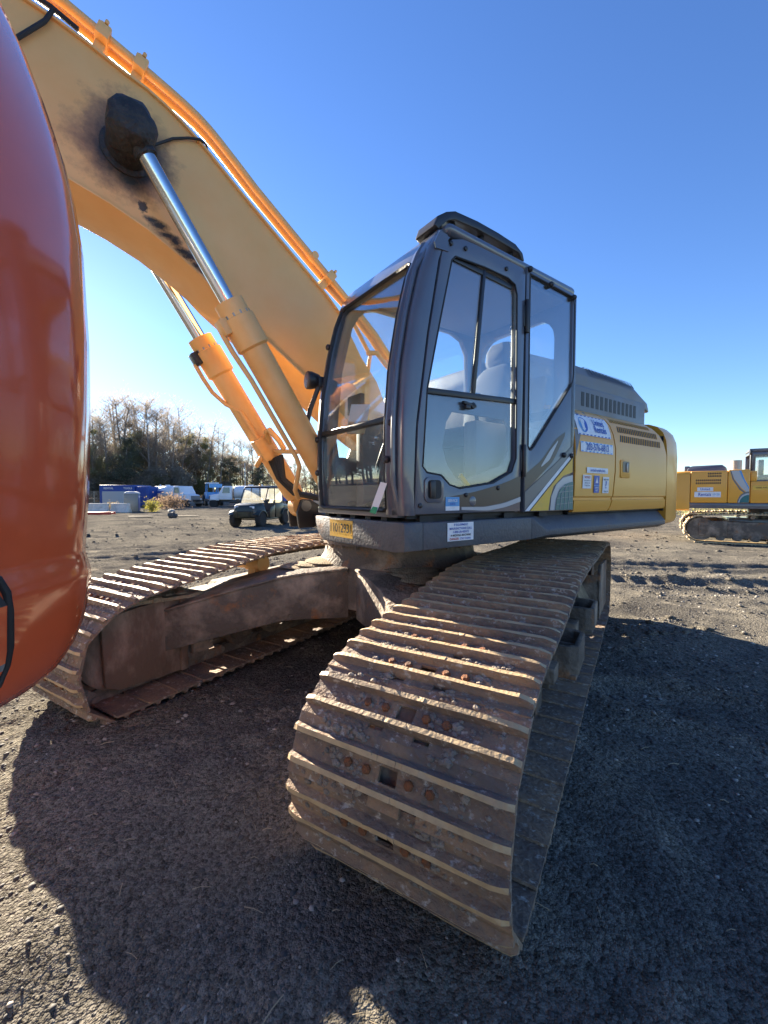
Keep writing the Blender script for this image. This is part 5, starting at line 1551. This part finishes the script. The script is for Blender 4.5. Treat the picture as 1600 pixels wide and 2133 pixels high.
# ------------------------------------------------------------------ blue site container, toilet, barriers and bits on the yard
c = empty('site_container', (-35.65, 53.0, 0.0), 0)
tag(c, 'blue site container with pale grey roller shutter below the wood', 'container')
m = MB(); m.box(0, 4.3, 0, 4.0, .1, 2.75)
for k in range(14): m.box(4.3, 4.33, .15 + .28 * k, .29 + .28 * k, .2, 2.65)
CB = m.build('container_body', 'container_blue', c, bevel=.02)
m = MB(); m.box(4.36, 6.0, .3, 3.4, .1, 2.55)
for k in range(5): m.box(4.5 + .28 * k, 4.64 + .28 * k, .27, .30, .2, 2.45)
m.build('side_section', 'container_blue', c, bevel=.02)
m = MB(); m.box(.35, 3.9, -.05, -.005, .12, 1.95)
for k in range(12): m.box(.35, 3.9, -.065, -.05, .15 + .15 * k, .28 + .15 * k)
m.build('roller_shutter', 'grey_door', c, bevel=.004)
sticker('container_sign', c, (.55, -.02, 2.52), (1, 0, 0), (0, 0, -1), 1.2, .38, 'container_blue', [('RENTAL', .34, .6, .19, 'white_print', 1, True)], off=.02)
sticker('container_sign', c, (2.95, -.02, 2.52), (1, 0, 0), (0, 0, -1), 1.2, .38, 'container_blue', [('TOOLS', .34, .6, .19, 'white_print', 1, True)], off=.02)
p = empty('storage_cabinet', (-23.0, 38.6, -.02), rad(20)); p.scale = (.95, .95, .80)
tag(p, 'grey storage cabinet with pale roof and blue side in front of the container', 'cabinet')
m = MB(); m.box(-.58, .58, -.58, .58, .0, 2.05); m.build('cabin', 'toilet_grey', p, bevel=.03)
m = MB(); m.loft([[(-.62, -.62, 2.05), (.62, -.62, 2.05), (.62, .62, 2.05), (-.62, .62, 2.05)], [(-.5, -.5, 2.22), (.5, -.5, 2.22), (.5, .5, 2.22), (-.5, .5, 2.22)], [(-.25, -.4, 2.28), (.25, -.4, 2.28), (.25, .4, 2.28), (-.25, .4, 2.28)]]); m.build('roof', 'grey_door', p, bevel=.02)
m = MB(); m.box(.582, .60, -.42, .42, .12, 1.95); dd = m.build('door', 'container_blue', p, bevel=.01)
m = MB(); m.turned((.60, 0, 1.7), (1, 0, 0), [(0, .14), (.01, .14), (.01, 0)], 16); m.build('door_sign', 'white_print', dd)
for i, (x, y, a, lab) in enumerate(((-24.6, 36.4, 4, 'pale concrete barrier block nearest the orange machine'), (-22.9, 36.7, -3, 'pale concrete barrier block beside the storage cabinet'))):
    b = empty('concrete_barrier', (x, y, -.03), rad(a)); tag(b, lab, 'barrier', 'concrete barriers in front of the container')
    m = MB(); m.prism_x([(-.3, 0), (.3, 0), (.26, .2), (.12, .4), (.09, .8), (-.09, .8), (-.12, .4), (-.26, .2)], -.82, .82); m.build('barrier_block', 'concrete', b, bevel=.02)
r = empty('red_pallet_fork', (-21.9, 32.4, 0), rad(12)); tag(r, 'low red steel frame lying on the ground in front of the barriers', 'steel frame')
r.name = 'steel_frame'
m = MB()
for y in (-.4, .4): m.box(-1.0, 1.0, y - .06, y + .06, .02, .2)
for x in (-.9, 0, .9): m.box(x - .05, x + .05, -.34, .34, .05, .16)
m.build('frame_beam', 'red_print', r, bevel=.01)
def rock(loc, s, label, m_='stone_pale', seed=1, cat='rock', group=None):
    bm = bmesh.new(); bmesh.ops.create_icosphere(bm, subdivisions=2, radius=1)
    rg = random.Random(seed)
    for v in bm.verts: v.co *= rg.uniform(.78, 1.12)
    me = bpy.data.meshes.new('rock'); bm.to_mesh(me); bm.free(); me.materials.append(MATS[m_])
    o = link('rock', me); o.location = loc; o.scale = s; o.rotation_euler = (0, 0, seed)
    tag(o, label, cat, group); return o
rock((-14.1, 28.1, .12), (.34, .26, .26), 'grey pointed rock alone on the yard left of the utility vehicle', 'stone_dark', 3)
rock((-18.4, 36.5, .1), (.45, .3, .2), 'pale flat rock lying right of the storage cabinet', 'stone_pale', 5)
for (x, y, a, L, lab) in ((-13.7, 29.3, 4, 1.6, 'pale timber board lying flat on the yard right of the grey rock'), (-16.4, 28.4, 2, 1.6, 'pale timber board lying flat on the yard left of the grey rock')):
    o = MB().box(-L / 2, L / 2, -.14, .14, 0, .05).build('timber_board', 'timber', None, bevel=.006)
    o.location = (x, y, ground_at(x, y) + .02); o.rotation_euler = (0, 0, rad(a)); tag(o, lab, 'board', 'boards lying on the yard')
f = empty('metal_fence', (-40.2, 56.5, 0)); tag(f, 'grey wire mesh fence panels beside the blue container', 'fence')
for k in range(4):
    m = MB(); m.cyl((k * 1.45, 0, 0), (k * 1.45, 0, 2.0), .035, n=8); m.build('post', 'steel', f)
for k in range(3):
    m = MB()
    for i in range(15): m.box(k * 1.45 + .05 + .093 * i, k * 1.45 + .062 + .093 * i, -.006, .006, .1, 1.95)
    for z in (.1, 1.0, 1.94): m.box(k * 1.45, k * 1.45 + 1.45, -.012, .012, z, z + .03)
    m.build('mesh_panel', 'steel', f)
for x, y, h, lab in ((-32.5, 99.0, 9.0, 'thin pale pole standing in front of the wood right of the tank trucks'), (-40.0, 99, 5, 'short thin pale pole among the trunks above the right tank truck')):
    m = MB(); m.cyl((0, 0, 0), (0, 0, h), .13, .09, 8); o = m.build('pole', 'grey_door'); o.location = (x, y, 0); tag(o, lab, 'pole', 'poles in front of the wood')

# ------------------------------------------------------------------ the wood: every tree a thing, meshes shared between alike trees
def leaf_cloud(pts, size, rg, jit):
    n = len(pts)
    P = np.asarray(pts) + rg.normal(0, jit, (n, 3))
    a = rg.normal(0, 1, (n, 3)); a /= np.linalg.norm(a, axis=1)[:, None]
    b = np.cross(a, rg.normal(0, 1, (n, 3))); b /= np.linalg.norm(b, axis=1)[:, None]
    s = size * rg.uniform(.5, 1.4, (n, 1))
    V = np.stack([P - a * s, P + b * s * .6, P + a * s], 1).reshape(-1, 3)
    return V
def tri_mesh(name, V, m_, extra=None):
    me = bpy.data.meshes.new(name)
    n = len(V) // 3
    me.vertices.add(len(V)); me.vertices.foreach_set('co', V.astype(np.float32).ravel())
    me.loops.add(len(V)); me.polygons.add(n)
    me.loops.foreach_set('vertex_index', np.arange(len(V), dtype=np.int32))
    me.polygons.foreach_set('loop_start', np.arange(0, len(V), 3, dtype=np.int32))
    me.materials.append(MATS[m_]); me.update(); me.validate()
    return me
def make_tree(seed, h, kind):
    rg = random.Random(seed); ng = np.random.default_rng(seed)
    trunk, twigs, tips = MB(), [], []
    lean = Vector((rg.uniform(-.05, .05), rg.uniform(-.05, .05), 1))
    def branch(p, d, L, r, lev):
        n = 5 if lev == 0 else 3
        path, q, dd = [p.copy()], p.copy(), d.copy()
        for i in range(n):
            dd = (dd + Vector((rg.uniform(-1, 1), rg.uniform(-1, 1), rg.uniform(-.3, .6))) * (.07 if lev == 0 else .22)).normalized()
            q = q + dd * (L / n); path.append(q.copy())
        rs = [r * (1 - .75 * i / n) for i in range(n + 1)]
        if lev <= 1: trunk.tube(path, rs, 6 if lev == 0 else 4, 0, False)
        else: twigs.append((path, rs))
        if lev >= 3 or (lev >= 2 and kind == 'pine'):
            tips.extend(path[1:]); return
        cnt = {0: {'bare': 22, 'pine': 34}.get(kind, 15), 1: 8 if kind == 'bare' else 7, 2: 6 if kind == 'bare' else 5}[lev]
        for k in range(cnt):
            if lev == 0:
                t = rg.uniform(.30 if kind == 'bare' else .22, 1.0)
                if kind == 'pine': t = .3 + .7 * k / cnt
            else: t = rg.uniform(.25, 1)
            i = min(int(t * n), n - 1); f = t * n - i
            o = path[i].lerp(path[i + 1], f)
            ax = Vector((rg.uniform(-1, 1), rg.uniform(-1, 1), rg.uniform(-.2, .5))).normalized()
            if lev == 0:
                up = {'bare': .62, 'leafy': .6, 'pine': .05, 'bushy': .5}[kind]
                ang = rg.uniform(0, 6.28)
                dv = Vector((math.cos(ang), math.sin(ang), up + rg.uniform(-.2, .3))).normalized()
                ln = h * {'bare': .33, 'leafy': .27, 'bushy': .33, 'pine': .24}[kind] * (1.25 - t * .8) * rg.uniform(.6, 1.1)
                branch(o, dv, ln, r * .34 * (1.2 - t * .7), 1)
            else:
                dv = (dd * .6 + ax * .85 + Vector((0, 0, .22))).normalized()
                branch(o, dv, L * rg.uniform(.38, .62), max(r * .4, .012), lev + 1)
    branch(Vector((0, 0, -.2)), lean.normalized(), h * (.96 if kind != 'bushy' else .75), h * .0135 if kind != 'bushy' else h * .012, 0)
    tm = trunk.mesh('trunk', 'bark', smooth=60)
    # crown: fine twigs as slivers plus, where there are any, leaves
    V = []
    for path, rs in twigs:
        for i in range(len(path) - 1):
            a, b = path[i], path[i + 1]
            w = Vector((rg.uniform(-1, 1), rg.uniform(-1, 1), rg.uniform(-1, 1))).normalized() * max(rs[i], .03)
            V += [a - w, a + w, b]
    V = np.array([tuple(v) for v in V]) if V else np.zeros((0, 3))
    T = np.array([tuple(v) for v in tips]) if tips else np.zeros((0, 3))
    if kind == 'bare':
        cm = tri_mesh('crown', V, 'twig')
        lv = None
    else:
        rep = {'leafy': 5, 'bushy': 6, 'pine': 7}[kind]
        L = leaf_cloud(np.repeat(T, rep, 0), {'leafy': .14, 'bushy': .17, 'pine': .20}[kind], ng, {'leafy': .3, 'bushy': .38, 'pine': .28}[kind])
        cm = tri_mesh('crown', np.concatenate([L, V]) if kind != 'pine' else L, 'leaf_tan')
        lv = cm
    return tm, cm
KINDS = {}
def variants(kind, n, h, mats_):
    out = []
    for i in range(n):
        tm, cm = make_tree(100 * len(KINDS) + i * 7 + 3, h, kind)
        for mm in mats_:
            c = cm if len(mats_) == 1 else cm.copy()
            c.materials.clear(); c.materials.append(MATS[mm]); out.append((tm, c))
    KINDS[kind] = out
variants('bare', 5, 20.0, ['twig'])
variants('leafy', 3, 15.0, ['leaf_tan', 'leaf_spring'])
variants('bushy', 4, 8.0, ['leaf_tan', 'twig', 'twig', 'leaf_spring'])
variants('pine', 3, 14.0, ['leaf_pine'])
LAB = {'bare': ('bare_tree', 'tall leafless tree'), 'leafy': ('leafing_tree', 'slender tree in thin early leaf'),
       'bushy': ('understory_tree', 'low bushy brown tree'), 'pine': ('pine_tree', 'dark green pine')}
trg = random.Random(21)
def plant_tree(kind, x, y, h, rz=None):
    base = {'bare': 20.0, 'leafy': 15.0, 'bushy': 8.0, 'pine': 14.0}[kind]
    tm, cm = trg.choice(KINDS[kind])
    nm, lab = LAB[kind]
    e = empty(nm, (x, y, -.1), trg.uniform(0, 6.28) if rz is None else rz)
    e.scale = (h / base * trg.uniform(.9, 1.15),) * 2 + (h / base,)
    px = x / y
    if y > 160: zone = 'low on the far horizon to the right'
    elif px < -.70: zone = 'at the far left behind the orange machine'
    else:
        zs = [(-.60, 'above the left half of the blue container'), (-.55, 'above the right end of the blue container'), (-.50, 'above the gap between container and trucks'), (-.46, 'above the tail of the left tank truck'), (-.42, 'above the cab of the left tank truck'),
              (-.37, 'above the cab of the right tank truck'), (-.30, 'above the tank of the right truck'), (-.24, 'behind the boom cylinders'), (-.17, 'just left of the cab'), (9, 'hidden behind the cab')]
        zone = next(t for a, t in zs if px < a)
    row = 'front row' if y < edge(px) + 6 else ('middle row' if y < edge(px) + 12 else 'back row')
    lab = f'{lab}, {row}, {zone}'
    tag(e, lab, 'tree', {'bare': 'bare trees of the wood', 'leafy': 'leafing trees of the wood', 'bushy': 'bushy trees of the wood', 'pine': 'pines of the wood'}[kind])
    link('trunk', tm, e); link('crown', cm, e)
def edge(u):           # distance of the wood's edge along a direction (u as tangent of the bearing)
    return float(np.interp(u, [-6, -2.5, -1.2, -.72, -.5, -.3, -.1, .15], [40, 66, 78, 84, 98, 118, 150, 205]))
def skyline(u):        # height of the wood
    return float(np.interp(u, [-6, -1.2, -.72, -.62, -.55, -.47, -.42, -.36, -.30, -.2, -.1, .1], [20, 21, 19.5, 22, 22.5, 22, 20, 17.5, 14.5, 13, 13, 13]))
def at_u(u, back):
    d = edge(u) + back
    return u * d, d
for i in range(96):
    u = -.73 + .60 * (i + trg.random()) / 96
    x, y = at_u(u, trg.uniform(1, 22)); plant_tree('bare', x, y, skyline(u) * trg.uniform(.66, 1.05) * y / edge(u))
for i in range(62):
    u = -.73 + .83 * (i + trg.random()) / 62
    x, y = at_u(u, trg.uniform(2, 20)); plant_tree('leafy', x, y, skyline(u) * trg.uniform(.55, .80))
for i in range(56):
    u = -.74 + .84 * (i + trg.random()) / 56
    x, y = at_u(u, trg.uniform(-1.0, 8)); plant_tree('bushy', x, y, skyline(u) * trg.uniform(.22, .42))
for i in range(10):
    u = -.73 + .83 * (i + trg.random()) / 10
    if -.60 < u < -.47 and i % 3: continue
    x, y = at_u(u, trg.uniform(0, 14)); plant_tree('pine', x, y, skyline(u) * trg.uniform(.5, .82))
for i in range(44):    # the wood goes on to the left, where the windows mirror it
    u = -5.0 + 4.2 * (i + trg.random()) / 44
    d = edge(u) + trg.uniform(0, 14)
    d = d if u > -1.6 else d * .62
    plant_tree(trg.choice(['bare', 'leafy', 'leafy', 'bushy', 'pine']), u * d / max(1, abs(u) * .8), d / max(1, abs(u) * .8), trg.uniform(10, 19))
# undergrowth and leaf litter along the edge
pts = []
for i in range(15000):
    u = -.80 + .95 * RNG.random()
    d = edge(u) + RNG.uniform(-2.5, 24)
    pts.append((u * d, d, abs(RNG.normal(0, 1.5)) + .1))
V = leaf_cloud(pts, .42, RNG, .2)
o = link('undergrowth', tri_mesh('undergrowth', V, 'dead_brush')); tag(o, 'shaded brown brush and dead growth at the foot of the wood', kind='stuff')
pts = [(-27.3 + RNG.normal(0, .6), 44.0 + RNG.normal(0, .5), abs(RNG.normal(.55, .35))) for _ in range(900)]
pts = [(-24.3 + RNG.normal(0, .45), 42.6 + RNG.normal(0, .4), abs(RNG.normal(.55, .4))) for _ in range(900)]
def shrub(name, x, y, w, h, n, size, m_, label):
    e = empty(name, (x, y, 0)); tag(e, label, 'shrub')
    V = leaf_cloud([(RNG.normal(0, w), RNG.normal(0, w), abs(RNG.normal(h * .5, h * .28))) for _ in range(n)], size, RNG, .03)
    link('foliage', tri_mesh('foliage', V, m_), e)
    m = MB()
    for k in range(7): m.tube([(0, 0, -.05), (RNG.normal(0, w * .5), RNG.normal(0, w * .5), h * .5), (RNG.normal(0, w), RNG.normal(0, w), h * .9)], .02, 4)
    m.build('stem', 'bark', e)
shrub('shrub', -20.8, 37.8, .30, 1.0, 900, .09, 'weed_yellow', 'small yellow green shrub beside the storage cabinet')
shrub('brush_heap', -23.0, 45.5, .75, 1.5, 1500, .12, 'dead_brush', 'brown heap of dead brush in front of the container')
shrub('shrub', -23.9, 37.1, .25, .8, 500, .09, 'leaf_tan', 'dry tan shrub between the barrier and the storage cabinet')

# grass far off on the right, below the second excavator
pts = []
for i in range(9000):
    x = RNG.uniform(10, 70); y = RNG.uniform(30, 75)
    pts.append((x, y, abs(RNG.normal(0, .35))))
o = link('grass', tri_mesh('grass', leaf_cloud(pts, .28, RNG, .05), 'leaf_spring')); tag(o, 'rough pale grass growing beyond the second excavator', kind='stuff')
for i in range(10):
    x = 38 + i * 9 + trg.uniform(-3, 3); plant_tree('bushy', x, 175 + trg.uniform(-6, 6), trg.uniform(3, 4))

# ------------------------------------------------------------------ loose stones and litter
def scatter(name, n, box, smin, smax, m_, label, flat=.6, seed=1):
    g = np.random.default_rng(seed)
    base = np.array([(0, 0, 1), (.9, 0, .35), (.28, .85, .4), (-.72, .53, .35), (-.72, -.53, .4), (.28, -.85, .35), (.72, .53, -.4), (-.28, .85, -.4), (-.9, 0, -.4), (-.28, -.85, -.4), (.72, -.53, -.4)])
    tri = np.array([(0, 1, 2), (0, 2, 3), (0, 3, 4), (0, 4, 5), (0, 5, 1), (1, 6, 2), (2, 7, 3), (3, 8, 4), (4, 9, 5), (5, 10, 1), (2, 6, 7), (3, 7, 8), (4, 8, 9), (5, 9, 10), (1, 10, 6)])
    x = g.uniform(box[0], box[1], n)
    y = box[2] + (box[3] - box[2]) * g.random(n) ** 1.7
    keep = vnoise(x, y, 1.1) + vnoise(x + 7, y, 3.0) * .6 + g.normal(0, .25, n) > -.05
    x, y = x[keep], y[keep]; n = len(x)
    s = (smin + (smax - smin) * g.random(n) ** 4) * np.clip(.5 + (y - .9) / 3.0, .5, 1.3)
    th = g.uniform(0, 6.28, n); c, sn = np.cos(th), np.sin(th)
    B = base[None] * (1 + g.uniform(-.28, .28, (n, 11, 3))) * s[:, None, None] * np.stack([np.ones(n), g.uniform(.5, 1, n), g.uniform(.4, 1, n) * flat], 1)[:, None, :]
    X = B[..., 0] * c[:, None] - B[..., 1] * sn[:, None] + x[:, None]
    Y = B[..., 0] * sn[:, None] + B[..., 1] * c[:, None] + y[:, None]
    Z = B[..., 2] + (ground_z(x, y) + s * .12)[:, None]
    V = np.stack([X, Y, Z], -1).reshape(-1, 3)
    F = (tri[None] + (np.arange(n) * 11)[:, None, None]).reshape(-1, 3).astype(np.int32)
    me = bpy.data.meshes.new(name)
    me.vertices.add(len(V)); me.vertices.foreach_set('co', V.astype(np.float32).ravel())
    me.loops.add(F.size); me.polygons.add(len(F))
    me.loops.foreach_set('vertex_index', F.ravel()); me.polygons.foreach_set('loop_start', np.arange(0, F.size, 3, dtype=np.int32))
    me.materials.append(MATS[m_]); me.update(); me.validate()
    tag(link(name, me), label, kind='stuff')
scatter('gravel', 60000, (-5, 6.5, .9, 10), .004, .022, 'stone_dark', 'fine dark gravel strewn over the yard', seed=2)
scatter('pale_gravel', 14000, (-5, 6.5, .9, 11), .003, .020, 'stone_pale', 'pale pebbles strewn over the dark gravel', seed=5)
scatter('dirt_clods', 5200, (-14, 14, 4.5, 26), .02, .075, 'yard_ground', 'clods of earth along the wheel ruts', .55, seed=9)
m = MB(); g = random.Random(8)
for i in range(260):
    x, y = g.uniform(-2.6, 3.2), .95 + 4.5 * g.random() ** 1.6
    a = g.uniform(0, 6.28); L = g.uniform(.02, .09); z = ground_at(x, y) + .012
    u = Vector((math.cos(a), math.sin(a), g.uniform(-.1, .25)))
    m.tube([Vector((x, y, z)), Vector((x, y, z)) + u * L * .5 + Vector((0, 0, .006)), Vector((x, y, z)) + u * L], g.uniform(.0008, .0022), 4)
tag(m.build('dry_straw', 'timber', smooth=0), 'dry straw and wood splinters lying on the gravel', kind='stuff')
